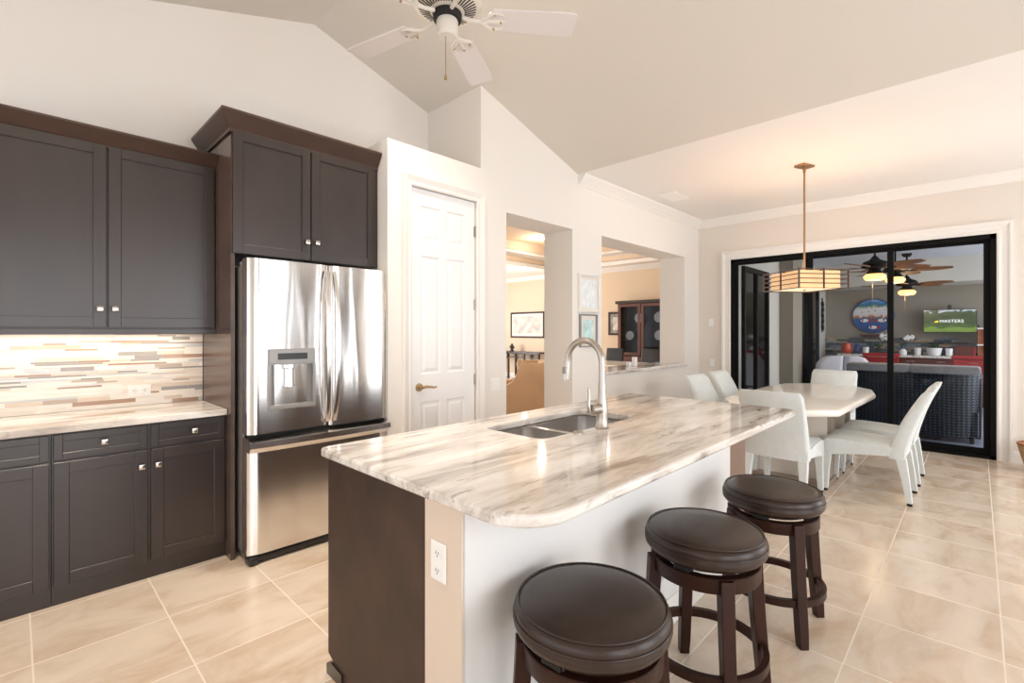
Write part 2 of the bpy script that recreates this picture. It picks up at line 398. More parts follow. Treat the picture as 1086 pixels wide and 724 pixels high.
# pantry wall with door opening, doorway and pass-through
out = [(1.905, 0), (2.105, 0), (2.105, 2.507), (2.775, 2.507), (2.775, 0), (3.142, 0), (3.142, 2.483), (4.143, 2.483), (4.143, 0), (XF, 0), (XF, FZ+.04), (FX, FZ+.04), (2.827, zl(2.827)+.04), (2.827, 2.81), (1.905, 2.81)]
mb = MB(); mb.holed(out, [[(4.70, .885), (6.879, .885), (6.879, 2.492), (4.70, 2.492)]], 0, TD, XZ(YD)); struct('wall_pantry', mb, 'wall_paint')
mb = MB(); mb.box(1.905, YD+TD, 0, 2.0, YW, 2.81); mb.box(1.905, YD+TD, 2.72, 2.827, YW, 2.81)
mb.box(2.827, YD+TD, 0, 2.93, YW, zl(2.827)+.04); struct('wall_pantry_side', mb, 'wall_paint')
# slider wall
mb = MB(); mb.holed([(YR, 0), (-.146, 0), (-.146, 2.452), (2.63, 2.452), (2.63, 0), (YD+TD, 0), (YD+TD, FZ+.04), (YR, FZ+.04)], [], 0, .12, YZ(XF)); struct('wall_far', mb, 'far_wall_paint')
# right-hand wall outside the picture; its three windows shaped to streak the refrigerator's reflection
mb = MB()
mb.holed([(-3, 0), (XF, 0), (XF, FZ+.04), (FX, FZ+.04), (RX, RZ+.05), (-3, zl(-3)+.04)],
         [[(a, .06), (b_, .06), (b_, 2.5), (a, 2.5)] for a, b_ in ((-.7, .9), (1.5, 4.63), (5.04, 6.95))], 0, -.12, XZ(YR)); struct('wall_right', mb, 'wall_paint')
for i, (a, b_, nm) in enumerate(((-.7, .9, ((.1, .1),)), (1.5, 4.63, ((3.24, .13), (3.56, .09), (3.95, .22), (4.5, .13))), (5.04, 6.95, ((6.0, .07),)))):
    t = thing('window_%d' % (i+1), None, None, (a, YR, .06), kind='structure')
    mb = MB(); mb.sweep([(a, .06), (b_, .06), (b_, 2.5), (a, 2.5)], [(0, -.02), (.07, -.02), (.07, -.09), (0, -.09)], closed=True, mapf=XZ(YR))
    for x, hw in nm:
        mb.box(x-hw, YR-.09, .1, x+hw, YR-.02, 2.46)  # wide bars added to put dark stripes into the steel's reflection
    obj('window_frame', mb, 'window_taupe', t)
# ceilings
mb = MB(); mb.prism([(-3, zl(-3)), (RX, RZ), (FX, FZ), (FX, FZ+.1), (RX, RZ+.1), (-3, zl(-3)+.1)], YR-.1, YW+.1, lambda a, b, h: (a, h, b)); struct('ceiling_vault', mb, 'vault_shaded_paint')
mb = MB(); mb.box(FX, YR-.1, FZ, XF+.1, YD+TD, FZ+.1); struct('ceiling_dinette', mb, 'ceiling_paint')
# crown mouldings, baseboards
mb = MB(); mb.sweep([(FX+.01, YD), (XF, YD), (XF, YR)], [(o, FZ+h) for o, h in CROWN], side=-1); struct('trim_1', mb, 'trim_white')
mb = MB()
mb.sweep([(1.905, YD), (2.03, YD)], BASEB, side=-1); mb.sweep([(2.85, YD), (3.142, YD)], BASEB, side=-1)
mb.sweep([(4.143, YD), (XF, YD), (XF, 2.765)], BASEB, side=-1); mb.sweep([(XF, -.25), (XF, YR)], BASEB, side=-1)
struct('baseboard_kitchen', mb, 'trim_white')
# granite sill of the pass-through
mb = MB(); mb.box(4.72, YD-.035, .887, 6.90, YD+TD+.05, .925, .006); struct('window_4', mb, 'granite')

# pantry door: six panels, casing, lever, hinges
t = thing('door_1', None, None, (2.44, YD, 0), kind='structure')
mb = MB(); ydf = YD+.012
mb.box(2.112, ydf+.008, .01, 2.768, ydf+.045, 2.50)
xs = [2.112, 2.208, 2.400, 2.462, 2.655, 2.768]
pz = [(.24, .84), (1.055, 1.985), (2.10, 2.375)]
rails = [(.01, pz[0][0]), (pz[0][1], pz[1][0]), (pz[1][1], pz[2][0]), (pz[2][1], 2.50)]
for a, b_ in ((xs[0], xs[1]), (xs[2], xs[3]), (xs[4], xs[5])): mb.box(a, ydf, .01, b_, ydf+.012, 2.50)
for z0, z1 in rails:
    for a, b_ in ((xs[1], xs[2]), (xs[3], xs[4])): mb.box(a, ydf, z0, b_, ydf+.012, z1)
for z0, z1 in pz:
    for a, b_ in ((xs[1], xs[2]), (xs[3], xs[4])):
        mb.loft([[(a+d, y, z0+d), (b_-d, y, z0+d), (b_-d, y, z1-d), (a+d, y, z1-d)] for d, y in ((0, ydf), (.012, ydf+.009), (.022, ydf+.009), (.045, ydf+.002))], cap=False)
        mb.box(a+.045, ydf+.0019, z0+.045, b_-.045, ydf+.01, z1-.045)
obj('door_slab', mb, 'door_white', t)
CAS = [(0, 0), (0, -.012), (.012, -.018), (.03, -.014), (.05, -.022), (.07, -.03), (.085, -.03), (.085, 0)]
mb = MB(); mb.sweep([(2.108, 0), (2.108, 2.505), (2.772, 2.505), (2.772, 0)], CAS, side=1, mapf=XZ(YD)); obj('door_casing', mb, 'trim_white', t)
for z in (.42, .98, 1.62, 2.25):
    mb = MB(); mb.cyl((2.77, ydf-.006, z-.045), (2.77, ydf-.006, z+.045), .008); mb.box(2.752, ydf-.002, z-.045, 2.77, ydf+.002, z+.045); obj('hinge', mb, 'brushed_nickel', t)
mb = MB(); mb.cyl((2.19, ydf, .955), (2.19, ydf-.012, .955), .033, .03, 24); mb.cyl((2.19, ydf-.01, .955), (2.19, ydf-.05, .955), .011)
mb.tube([(2.19, ydf-.05, .955), (2.22, ydf-.052, .962), (2.26, ydf-.052, .958), (2.30, ydf-.05, .95), (2.325, ydf-.048, .953)], [.011, .011, .009, .008, .006])
obj('door_handle', mb, 'fan_brass', t, smooth=True)

# sliding glass door to the lanai
t = thing('door_2', None, None, (XF, 1.24, 0), kind='structure')
mb = MB(); CAS2 = [(0, 0), (0, -.016), (.016, -.022), (.04, -.016), (.08, -.02), (.1, -.034), (.125, -.034), (.125, 0)]
mb.sweep([(-.146, 0), (-.146, 2.452), (2.63, 2.452), (2.63, 0)], CAS2, side=1, mapf=YZ(XF)); obj('door_casing', mb, 'trim_white', t)
mb = MB()
mb.box(XF+.0, -.146, 2.40, XF+.115, 2.63, 2.452); mb.box(XF+.0, -.146, -.02, XF+.115, 2.63, .035)
mb.box(XF+.0, -.146, 0, XF+.115, -.10, 2.452); mb.box(XF+.0, 2.585, 0, XF+.115, 2.63, 2.452); obj('door_frame', mb, 'bronze_dark', t)
for k, (y0, y1, x) in enumerate(((-.10, .80, .075), (.735, 1.69, .045), (1.58, 2.585, .015))):
    mb = MB(); mb.holed([(y0, .035), (y1, .035), (y1, 2.40), (y0, 2.40)], [[(y0+.055, .10), (y1-.055, .10), (y1-.055, 2.365), (y0+.055, 2.365)]], 0, .026, YZ(XF+x))
    p = obj('sliding_panel', mb, 'bronze_dark', t)
    mb = MB(); mb.box(XF+x+.011, y0+.055, .10, XF+x+.015, y1-.055, 2.365); obj('glass_pane', mb, 'clear_glass', p)

# ------------------------------------------------------------------ cabinetry on the left wall
def shaker(mb, x0, x1, z0, z1, yf, fr=.06, th=.02, rec=.009):
    mb.box(x0+fr-.004, yf+rec, z0+fr-.004, x1-fr+.004, yf+th, z1-fr+.004)
    for a in ((x0, x0+fr, z0, z1), (x1-fr, x1, z0, z1)): mb.box(a[0], yf, a[2], a[1], yf+th, a[3], .0025, 1)
    for a in ((z0, z0+fr), (z1-fr, z1)): mb.box(x0+fr-.002, yf+.0002, a[0], x1-fr+.002, yf+th, a[1], .002, 1)
def knob(x, y, z, parent, s=.015):
    mb = MB(); mb.cyl((x, y, z), (x, y-.018, z), .006, .006, 12); mb.box(x-s, y-.032, z-s, x+s, y-.016, z+s, .004, 2)
    return obj('knob', mb, 'nickel', parent, smooth=True)
def door(x0, x1, z0, z1, yf, parent, kx, kz, fr=.06, nm='door', wood='dark_wood'):
    mb = MB(); shaker(mb, x0, x1, z0, z1, yf, fr); d = obj(nm, mb, wood, parent)
    if kx is not None: knob(kx, yf, kz, d)
    return d
CABCROWN = [(0, 0), (.006, -.012), (.014, -.012), (.014, .004), (.07, .07), (.07, .082), (0, .082)]

YB = 3.34
t = thing('base_cabinet', 'dark brown double-door base cabinet with two drawers beside the refrigerator panel', 'cabinet', (.53, 3.6, 0), 'base cabinets on the left wall')
mb = MB(); mb.box(.133, YB+.021, .0, .913, YW-.001, .874); obj('carcass', mb, 'dark_wood', t)
for x0, x1, kx in ((.139, .521, .335), (.538, .908, .742)):
    door(x0, x1, .735, .866, YB, t, kx, .806, .036, 'drawer')
door(.139, .523, .10, .725, YB, t, .493, .64); door(.537, .908, .10, .725, YB, t, .567, .64)
t = thing('base_cabinet', 'dark brown base cabinet with one drawer, cut off by the left picture edge', 'cabinet', (-.2, 3.6, 0), 'base cabinets on the left wall')
mb = MB(); mb.box(-.60, YB+.021, .0, .130, YW-.001, .874); obj('carcass', mb, 'dark_wood', t)
door(-.40, .124, .735, .866, YB, t, -.14, .806, .036, 'drawer'); door(-.40, .124, .10, .725, YB, t, -.36, .64)
mb = MB(); mb.box(-.62, YB-.025, .876, .913, YW-.012, .914)
o = obj('countertop', mb, 'granite', bevel=.006); tag(o, 'polished streaky beige stone countertop on the left base cabinets', 'countertop'); centre(o)

# backsplash of thin mosaic strips
mb = MB(); cols = 8
z = .915
while z < 1.372:
    h = random.choice((.0115, .0115, .0245, .0245, .0245)); h = min(h, 1.374-z); x = -.62 - random.random()*.15
    while x < .912:
        l = random.choice((.10, .15, .15, .20, .30)); xa = max(x, -.62); xb = min(x+l, .912)
        if xb - xa > .004:
            mb.mi = random.choices(range(1, cols+1), (30, 22, 10, 7, 9, 8, 8, 6))[0]; mb.box(xa+.0007, YW-.010, z+.0007, xb-.0007, YW, z+h-.0007)
        x += l
    z += h
mb.mi = 0; mb.box(-.62, YW-.008, .915, .912, YW-.001, 1.374)
for i, c in enumerate([(246, 238, 228), (240, 228, 214), (226, 208, 190), (178, 146, 124), (196, 178, 162), (204, 204, 204), (164, 158, 154), (222, 222, 220)]):
    mat('mosaic_tile_%d' % i, c, .16 if i % 2 else .3, var=.06, vscale=(12, 12, 40))
mat('mosaic_grout', (236, 226, 214), .7)
struct('wall_backsplash', mb, ['mosaic_grout'] + ['mosaic_tile_%d' % i for i in range(8)])

def outlet_plate(name, label, cat, c, nx, ny, kind, wide=.072, high=.116, horizontal=False, group=None):
    """plate centred at c on a face whose outward normal is (nx,ny)"""
    t = thing(name, label, cat, c, group)
    R = Matrix.Translation(Vector(c)) @ Matrix.Rotation(math.atan2(nx, -ny), 4, 'Z')
    if horizontal: R = R @ Matrix.Rotation(PI/2, 4, 'Y')
    mb = MB(); mb.box(-wide/2, -.006, -high/2, wide/2, -.0004, high/2, .0025); mb.xform(R); obj('cover_plate', mb, 'plate_white', t)
    if kind == 'outlet':
        for s in (-1, 1):
            mb = MB(); mb.box(-.016, -.0085, s*.026-.014, .016, -.0055, s*.026+.014, .002); mb.xform(R); so = obj('socket', mb, 'plate_white', t)
            mb = MB()
            for dx in (-.006, .006): mb.box(dx-.001, -.0092, s*.026-.003, dx+.001, -.008, s*.026+.006)
            mb.cyl((0, -.0092, s*.026-.008), (0, -.008, s*.026-.008), .0022, seg=10); mb.xform(R); obj('slots', mb, 'dark_plastic', so)
    else:
        k = 2 if wide > .1 else 1
        for i in range(k):
            x = (i-(k-1)/2)*.046; mb = MB(); mb.box(x-.016, -.009, -.033, x+.016, -.0055, .033, .002); mb.xform(R); obj('rocker', mb, 'plate_white', t)
    return t
outlet_plate('wall_outlet', 'white double outlet set sideways in the mosaic backsplash', 'outlet', (.563, YW-.010, 1.012), 0, -1, 'outlet', horizontal=True)

# wall cabinet
YU = 3.555
t = thing('wall_cabinet', 'dark brown two-door wall cabinet over the mosaic backsplash', 'cabinet', (.37, 3.7, 1.38))
mb = MB(); mb.box(-.17, YU+.021, 1.40, .912, YW, 2.46); obj('carcass', mb, 'dark_wood', t)
door(-.165, .367, 1.412, 2.445, YU, t, .336, 1.515, .058); door(.375, .905, 1.412, 2.445, YU, t, .402, 1.517, .058)
mb = MB(); mb.box(-.17, YU+.004, 1.372, .912, YU+.024, 1.404, .003); obj('light_rail', mb, 'dark_wood', t)
mb = MB(); mb.sweep([(-.17, YU+.02), (.912, YU+.02)], [(o, 2.443+h) for o, h in CABCROWN], side=-1); mb.box(-.17, YU+.02, 2.443, .912, YW, 2.47); obj('crown', mb, 'crown_wood', t)
t = thing('under_cabinet_light', 'slim warm light bar under the wall cabinet, lighting the mosaic', 'light', (.37, 3.76, 1.375))
mb = MB(); mb.box(-.1, 3.73, 1.378, .85, 3.79, 1.3995, .004); obj('housing', mb, 'plate_white', t)
mb = MB(); mb.box(-.09, 3.735, 1.375, .84, 3.785, 1.379); obj('lens', mb, 'undercab_glow', t)
area('under_cabinet_lamp', (.37, 3.76, 1.372), (.37, 3.80, 0), .9, .05, 1.3, (1, .86, .7))

# refrigerator enclosure: tall panel and cabinet above
YC = 3.235
t = thing('refrigerator_cabinet', 'tall dark brown cabinet with two doors above the refrigerator', 'cabinet', (1.4, 3.5, 0))
mb = MB(); mb.box(.9145, YC+.02, 0, .937, YW-.001, 2.63); obj('side_panel', mb, 'gloss_wood', t)
mb = MB(); mb.box(.937, YC+.021, 1.865, 1.902, YW-.001, 2.63); mb.box(1.878, YC+.012, 1.865, 1.902, YC+.03, 2.63); obj('carcass', mb, 'dark_wood', t)
door(.921, 1.394, 1.866, 2.612, YC, t, 1.364, 1.985, .058); door(1.400, 1.876, 1.868, 2.612, YC, t, 1.43, 1.988, .058)
mb = MB(); mb.sweep([(.917, YW-.001), (.917, YC+.015), (1.9, YC+.015)], [(o, 2.612+h*1.25) for o, h in CABCROWN], side=-1); mb.box(.917, YC+.015, 2.625, 1.9, YW-.001, 2.66); obj('crown', mb, 'crown_wood', t)

# ------------------------------------------------------------------ refrigerator
t = thing('refrigerator', 'stainless steel french-door refrigerator with water dispenser', 'refrigerator', (1.42, 3.45, 0))
YFR = 3.075
mb = MB(); mb.box(.962, 3.19, .05, 1.885, 3.84, 1.79, .008); mb.box(.975, 3.15, .012, 1.87, 3.7, .06); obj('body', mb, 'fridge_side', t)
mb = MB(); mb.box(.97, 3.085, .012, 1.885, 3.2, .052, .01); mb.box(.962, 3.075, 0.0, 1.02, 3.16, .045, .01); mb.box(1.83, 3.075, 0.0, 1.885, 3.16, .045, .01); obj('toe_grille', mb, 'dark_plastic', t)
def curved(mb, x0, x1, z0, z1, bulge=.006, n=14, yb=3.185, r=.02):
    prof = []
    for i in range(n+1):
        u = i/n; x = x0+(x1-x0)*u; e = min(x-x0, x1-x)
        y = YFR + bulge*(2*u-1)**2 + (0 if e > r else r*(1-math.sqrt(max(0, 1-((r-e)/r)**2))))
        prof.append((x, y))
    poly = prof + [(x1, yb), (x0, yb)]
    rings = [[(x, y, z) for x, y in poly] for z in (z0, z1)]
    mb.loft(rings)
def seamless(x): return YFR
mb = MB(); curved(mb, .957, 1.4475, .775, 1.825); dl = obj('door', mb, 'steel', t, smooth=True, ang=35)
mb = MB(); curved(mb, 1.4555, 1.893, .768, 1.825); dr = obj('door', mb, 'steel', t, smooth=True, ang=35)
mb = MB(); curved(mb, .957, 1.893, .06, .672, .008); df = obj('freezer_drawer', mb, 'steel', t, smooth=True, ang=35)
mb = MB(); mb.loft([[(x, YFR+.004-o, .668), (x, YFR-.03-o, .70), (x, YFR-.028-o, .735), (x, YFR+.02, .752), (x, 3.185, .752), (x, 3.185, .668)] for x, o in ((.959, 0), (1.10, .012), (1.42, .02), (1.74, .012), (1.891, 0))]); obj('handle', mb, 'steel', df, smooth=True)
mb = MB(); mb.box(.97, 3.12, .745, 1.885, 3.2, .778); obj('door_gap', mb, 'black_gap', t)
for d, xc, s in ((dl, 1.418, -1), (dr, 1.487, 1)):
    mb = MB()
    path = []; rings = []
    for k in range(21):
        u = k/20; z = .80 + u*.985; b_ = math.sin(PI*u)
        x = xc + s*.010*(1-b_)*-1; y = YFR - .004 - .055*b_**.7
        rings.append([(x+dx, y+dy, z) for dx, dy in ((-.014, .004), (-.012, -.008), (0, -.012), (.012, -.008), (.014, .004), (0, .012))])
    mb.loft(rings); obj('handle', mb, 'steel', d, smooth=True, ang=60)
mb = MB(); mb.box(1.063, YFR-.012, 1.185, 1.35, YFR+.03, 1.283, .008); dp = obj('dispenser_panel', mb, 'grey_plastic', dl)
mb = MB(); mb.box(1.118, YFR-.0135, 1.216, 1.298, YFR-.010, 1.255); obj('display', mb, 'dark_plastic', dp)
mb = MB()
mb.holed([(1.063, .912), (1.35, .912), (1.35, 1.19), (1.063, 1.19)], [[(1.08, .94), (1.333, .94), (1.333, 1.185), (1.08, 1.185)]], 0, .05, XZ(YFR-.012))
mb.mi = 1; mb.box(1.075, YFR+.001, .93, 1.34, YFR+.03, 1.19); mb.mi = 0; mb.box(1.07, YFR-.02, .912, 1.345, YFR+.01, .935, .006); obj('dispenser_recess', mb, ['grey_plastic', 'recess_grey'], dl)
mb = MB(); mb.lathe([(.045, 1.185), (.045, 1.165), (.035, 1.16), (.035, 1.09), (.036, 1.05), (.03, 1.045)], (1.185, YFR-.0, 0), 20); obj('paddle', mb, 'chrome', dl, smooth=True)
mb = MB(); mb.box(1.825, YFR+.008, 1.735, 1.852, YFR+.02, 1.768, .002); obj('badge', mb, 'grey_plastic', dr)
for x in (.963, 1.82): mb = MB(); mb.box(x, 3.19, 1.79, x+.065, 3.26, 1.815, .006); obj('hinge_cover', mb, 'grey_plastic', t)

# ------------------------------------------------------------------ island
t = thing('kitchen_island', 'island base with dark wood end panel and white knee wall', 'island', (1.9, 1.5, 0))
KY = 1.055
mb = MB(); mb.prism([(1.232, 0), (1.80, 0), (1.80, .0), (1.84, .0), (1.84, .052), (1.906, .08), (1.906, .874), (1.232, .874)], 0, .02, lambda a, b, h: (.893+h, a, b)); obj('end_panel', mb, 'panel_wood', t)
mb = MB(); mb.box(.913, 1.232, .10, 3.27, 1.90, .64); mb.box(.95, 1.3, 0, 3.25, 1.83, .10)
mb.box(.913, 1.232, .64, 1.55, 1.90, .874); mb.box(2.5, 1.232, .64, 3.27, 1.90, .874); mb.box(1.55, 1.232, .64, 2.5, 1.33, .874); mb.box(1.55, 1.80, .64, 2.5, 1.90, .874); obj('carcass', mb, 'panel_wood', t)
mb = MB(); mb.loft([[(.885+.0, 1.78, 0), (.885, 1.905, 0), (.885, 1.905, .04), (.885, 1.87, .055), (.885, 1.78, .05)], [(.905, 1.78, 0), (.905, 1.905, 0), (.905, 1.905, .04), (.905, 1.87, .055), (.905, 1.78, .05)]]); obj('toe_kick', mb, 'dark_wood', t)
mb = MB(); mb.box(.893, KY+.0, 0, .895, 1.232, .874); mb.box(.8935, KY, 0, 2.95, KY+.17, .874); kw = obj('knee_wall', mb, ['knee_wall_paint'], t)
mb = MB(); mb.box(.886, KY+.0015, 0, .8945, 1.231, .8735); obj('wall_end', mb, 'putty_paint', kw, label='beige end of the knee wall')
mb = MB(); mb.sweep([(.893, KY), (2.95, KY), (2.95, KY+.17)], BASEB, side=-1); obj('baseboard', mb, 'trim_white', t)
mb = MB(); mb.box(2.951, KY+.02, 0, 3.27, KY+.17, .874); obj('support_panel', mb, 'taupe_panel', t)
# worktop with undermount cut-out
hole = rrect(1.615, 1.375, 2.425, 1.76, .06, 6)
mb = MB(); mb.holed(rrect(.868, .785, 3.315, 1.94, .05, 8, (.16, .07, .04, .03)), [hole[::-1]], .878, .914)
o = obj('island_countertop', mb, 'granite', bevel=.01, smooth=True, ang=30); tag(o, 'polished streaky beige stone worktop of the island', 'countertop'); centre(o)
# sink
t = thing('sink', 'double-bowl stainless undermount sink in the island', 'sink', (2.02, 1.57, .68))
mb = MB(); mb.holed(rrect(1.59, 1.35, 2.45, 1.785, .06), [rrect(1.625, 1.385, 1.925, 1.75, .05)[::-1], rrect(1.965, 1.385, 2.415, 1.75, .05)[::-1]], .872, .8765); obj('rim', mb, 'sink_steel', t)
for x0, x1, dz in ((1.625, 1.925, .16), (1.965, 2.415, .2)):
    mb = MB()
    mb.loft([[(x, y, z) for x, y in rrect(x0+i, 1.385+i, x1-i, 1.75-i, .05)] for i, z in ((-.002, .874), (.0, .872-dz+.05), (.02, .872-dz+.01), (.05, .872-dz))], cap=False)
    rs = mb.ring([(x, y, .872-dz) for x, y in rrect(x0+.05, 1.435, x1-.05, 1.70, .05)]); mb.cap(rs)
    bo = obj('bowl', mb, 'sink_steel', t, smooth=True, ang=60)
    mb = MB(); mb.lathe([(.045, 0), (.045, .004), (.035, .005), (.03, .001)], ((x0+x1)/2, 1.57, .8722-dz), 24); obj('drain', mb, 'chrome', bo, smooth=True)
# faucet
fx, fy = 2.005, 1.325
t = thing('faucet', 'tall brushed nickel pull-down faucet behind the island sink', 'faucet', (fx, fy, .914))
mb = MB(); mb.lathe([(.032, 0), (.033, .006), (.029, .012), (.027, .06), (.029, .085), (.027, .11), (.022, .14), (.0185, .19), (.0175, .225)], (fx, fy, .9145), 28); obj('base', mb, 'brushed_nickel', t, smooth=True)
mb = MB(); pts = [(fx, fy, 1.139), (fx, fy, 1.235)]
for k in range(0, 17): a = PI*k/16; pts.append((fx, fy+.105-.105*math.cos(a)*1.0, 1.235+.108*math.sin(a)))
pts = pts[:-1]; pts.append((fx, fy+.212, 1.225))
mb.tube(pts, .0165, 16); obj('spout', mb, 'brushed_nickel', t, smooth=True)
mb = MB(); mb.tube([(fx, fy+.2115, 1.236), (fx, fy+.215, 1.20), (fx, fy+.222, 1.15), (fx, fy+.2235, 1.139)], [.0175, .019, .026, .026], 18); sh = obj('spray_head', mb, 'brushed_nickel', t, smooth=True)
mb = MB(); mb.box(fx-.028, fy+.205, 1.17, fx-.016, fy+.225, 1.205, .003); obj('button', mb, 'grey_plastic', sh)
mb = MB(); mb.cyl((fx-.02, fy+.004, 1.012), (fx-.075, fy+.012, 1.012), .027, .025, 20); hd = obj('handle_hub', mb, 'brushed_nickel', t, smooth=True)
mb = MB(); mb.tube([(fx-.066, fy+.012, .985), (fx-.085, fy+.014, 1.0), (fx-.092, fy+.015, 1.04), (fx-.085, fy+.015, 1.08), (fx-.09, fy+.016, 1.115)], [.008, .01, .0085, .007, .006], 12); obj('lever', mb, 'brushed_nickel', hd, smooth=True)
mb = MB(); mb.lathe([(.024, 0), (.024, .006), (.019, .01), (.0, .0105)], (1.825, 1.337, .9142), 20, cap=False)
o = obj('sink_button', mb, 'brushed_nickel', smooth=True); tag(o, 'small round nickel button on the worktop left of the faucet', 'button'); centre(o)
outlet_plate('wall_outlet', 'white outlet on the beige end of the island knee wall', 'outlet', (.8855, 1.158, .70), -1, 0, 'outlet')
outlet_plate('wall_outlet', 'white outlet low on the white knee wall behind the stools', 'outlet', (2.13, KY-.0005, .29), 0, -1, 'outlet')

# ------------------------------------------------------------------ bar stools
t = thing('bar_stool', 'nearest bar stool, brown round leather seat, cut off by the bottom picture edge', 'stool', (0, 0, 0), 'bar stools at the island', local=True)
mb = MB()
mb.lathe([(.0, .548), (.17, .548), (.205, .553), (.219, .570), (.222, .585), (.217, .597), (.219, .604), (.216, .618), (.204, .630), (.17, .637), (.10, .640), (.0, .641)], (0, 0, 0), 56, cap=False)
st = obj('seat', mb, 'leather', t, smooth=True, ang=80)
mb = MB()
for r, z in ((.2195, .5985), (.2075, .6305)):
    mb.tube([(r*math.cos(2*PI*k/56), r*math.sin(2*PI*k/56), z) for k in range(57)], .0025, 6, cap=False)
for a in (0.25, 0.25+PI): mb.box(.214*math.cos(a)-.002, .214*math.sin(a)-.002, .555, .214*math.cos(a)+.008, .214*math.sin(a)+.003, .60, .001, 1)
obj('piping', mb, 'leather', st, smooth=True)
mb = MB(); mb.lathe([(.15, .5281), (.15, .5485)], (0, 0, 0), 32); mb.box(-.19, -.03, .530, .19, .03, .5475); obj('swivel', mb, 'black_gap', t)
mb = MB(); mb.loft([[(r*math.cos(2*PI*i/56), r*math.sin(2*PI*i/56), z) for i in range(56)] for r, z in ((.165, .475), (.196, .475), (.198, .478), (.198, .525), (.195, .528), (.165, .528), (.165, .475))], cap=False); obj('apron', mb, 'stool_wood', t, smooth=True, ang=35)
def legring(cx, cy, z, w, dr): return [(cx+dx*w*dr[0]-dy*w*dr[1], cy+dx*w*dr[1]+dy*w*dr[0], z) for dx, dy in ((-1, -1), (1, -1), (1, 1), (-1, 1))]
for k in range(4):
    a = PI/4 + k*PI/2; dr = (math.cos(a), math.sin(a)); rings = []
    for z, r, w in ((0, .232, .019), (.06, .226, .021), (.30, .204, .0225), (.50, .191, .0235), (.526, .190, .0235)):
        rings.append(legring(r*dr[0], r*dr[1], z, w, dr))
    mb = MB(); mb.loft(rings); obj('leg', mb, 'stool_wood', t, bevel=.003)
mb = MB(); rr_, zz, hw, hh = .213, .185, .011, .016
mb.loft([[(((rr_+o)*math.cos(2*PI*i/56)), (rr_+o)*math.sin(2*PI*i/56), zz+h) for i in range(56)] for o, h in ((-hw, -hh), (hw, -hh), (hw, hh), (-hw, hh), (-hw, -hh))], cap=False); obj('foot_ring', mb, 'stool_wood', t, smooth=True, ang=35)
stool = t; stool.location = (1.14, .79, 0); stool.rotation_euler = (0, 0, .04)
dup(stool, (1.855, .76, 0), -.03, 'middle bar stool with brown round leather seat, second of the row of three')
dup(stool, (2.565, .72, 0), .02, 'farthest bar stool with brown round leather seat, next to the dining chairs')

# ------------------------------------------------------------------ dining set
t = thing('dining_table', 'cream lacquered dining table with clipped corners and plinth base', 'table', (5.6, 1.26, 0))
poly = [(4.40, 1.03), (4.62, .795), (6.12, .75), (6.55, .83), (6.80, 1.0), (6.83, 1.12), (6.83, 1.42), (6.80, 1.54), (6.60, 1.72), (6.12, 1.78), (4.80, 1.76), (4.52, 1.60), (4.40, 1.45)]
mb = MB(); cx = sum(p[0] for p in poly)/len(poly); cy = sum(p[1] for p in poly)/len(poly)
sc = lambda k: [(cx+(x-cx)*(1-k/1.2), cy+(y-cy)*(1-k/.5)) for x, y in poly]
mb.loft([[(x, y, z) for x, y in sc(i)] for i, z in ((.05, .69), (.012, .70), (0, .715), (0, .74), (.006, .75), (.02, .755))]); obj('tabletop', mb, 'table_lacquer', t, smooth=True, ang=50)
for x0, y0, x1, y1 in ((5.06, .97, 5.35, 1.54), (5.85, .97, 6.14, 1.54)):
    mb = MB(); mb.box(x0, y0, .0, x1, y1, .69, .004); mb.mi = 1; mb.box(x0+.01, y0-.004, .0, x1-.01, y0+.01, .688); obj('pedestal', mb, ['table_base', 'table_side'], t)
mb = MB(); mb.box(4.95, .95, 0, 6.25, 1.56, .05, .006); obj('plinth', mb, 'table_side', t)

t = thing('dining_chair', 'white upholstered dining chair on the right side of the table, nearer to the stools', 'chair', (0, 0, 0), 'white dining chairs', local=True)
W = .235
mb = MB()   # seat: padded top with arched side rails
def seat_ring(y):
    pts = []; e = .0 if abs(y) < W-.02 else .012
    for x, z in ((-.27, .385), (-.12, .372), (.04, .358), (.18, .335), (.285-e, .318), (.297-e, .33), (.30-e, .40), (.292-e, .452-e), (.27-e, .472-e), (.18, .480-e), (0, .474-e), (-.18, .462-e), (-.27, .46-e)): pts.append((x, y, z))
    return pts
mb.loft([seat_ring(y) for y in (-W, -W+.012, -W+.03, 0, W-.03, W-.012, W)]); st = obj('seat', mb, 'fabric_white', t, smooth=True, ang=45)
mb = MB()   # back: leaning, gently curved slab
rings = []
for k in range(13):
    u = k/12; z = .36 + u*.56; lean = -.20 - .225*u**1.5 ; th = .085 - .022*u
    if k == 12: th -= .022
    if k == 0: pass
    yw = W - (.014 if k in (12,) else 0)
    fx_, bx_ = lean+th/2, lean-th/2-(.03 if u < .3 else .03*(1-(u-.3)/.7))
    zt = z - (.004 if k == 12 else 0)
    r = .016
    rings.append([(bx_, -yw+r, zt), (bx_+r, -yw, zt), (fx_-r, -yw, zt), (fx_, -yw+r, zt), (fx_+.008, 0, zt), (fx_, yw-r, zt), (fx_-r, yw, zt), (bx_+r, yw, zt), (bx_, yw-r, zt), (bx_+.006, 0, zt)])
mb.loft(rings); obj('backrest', mb, 'fabric_white', t, smooth=True, ang=50)
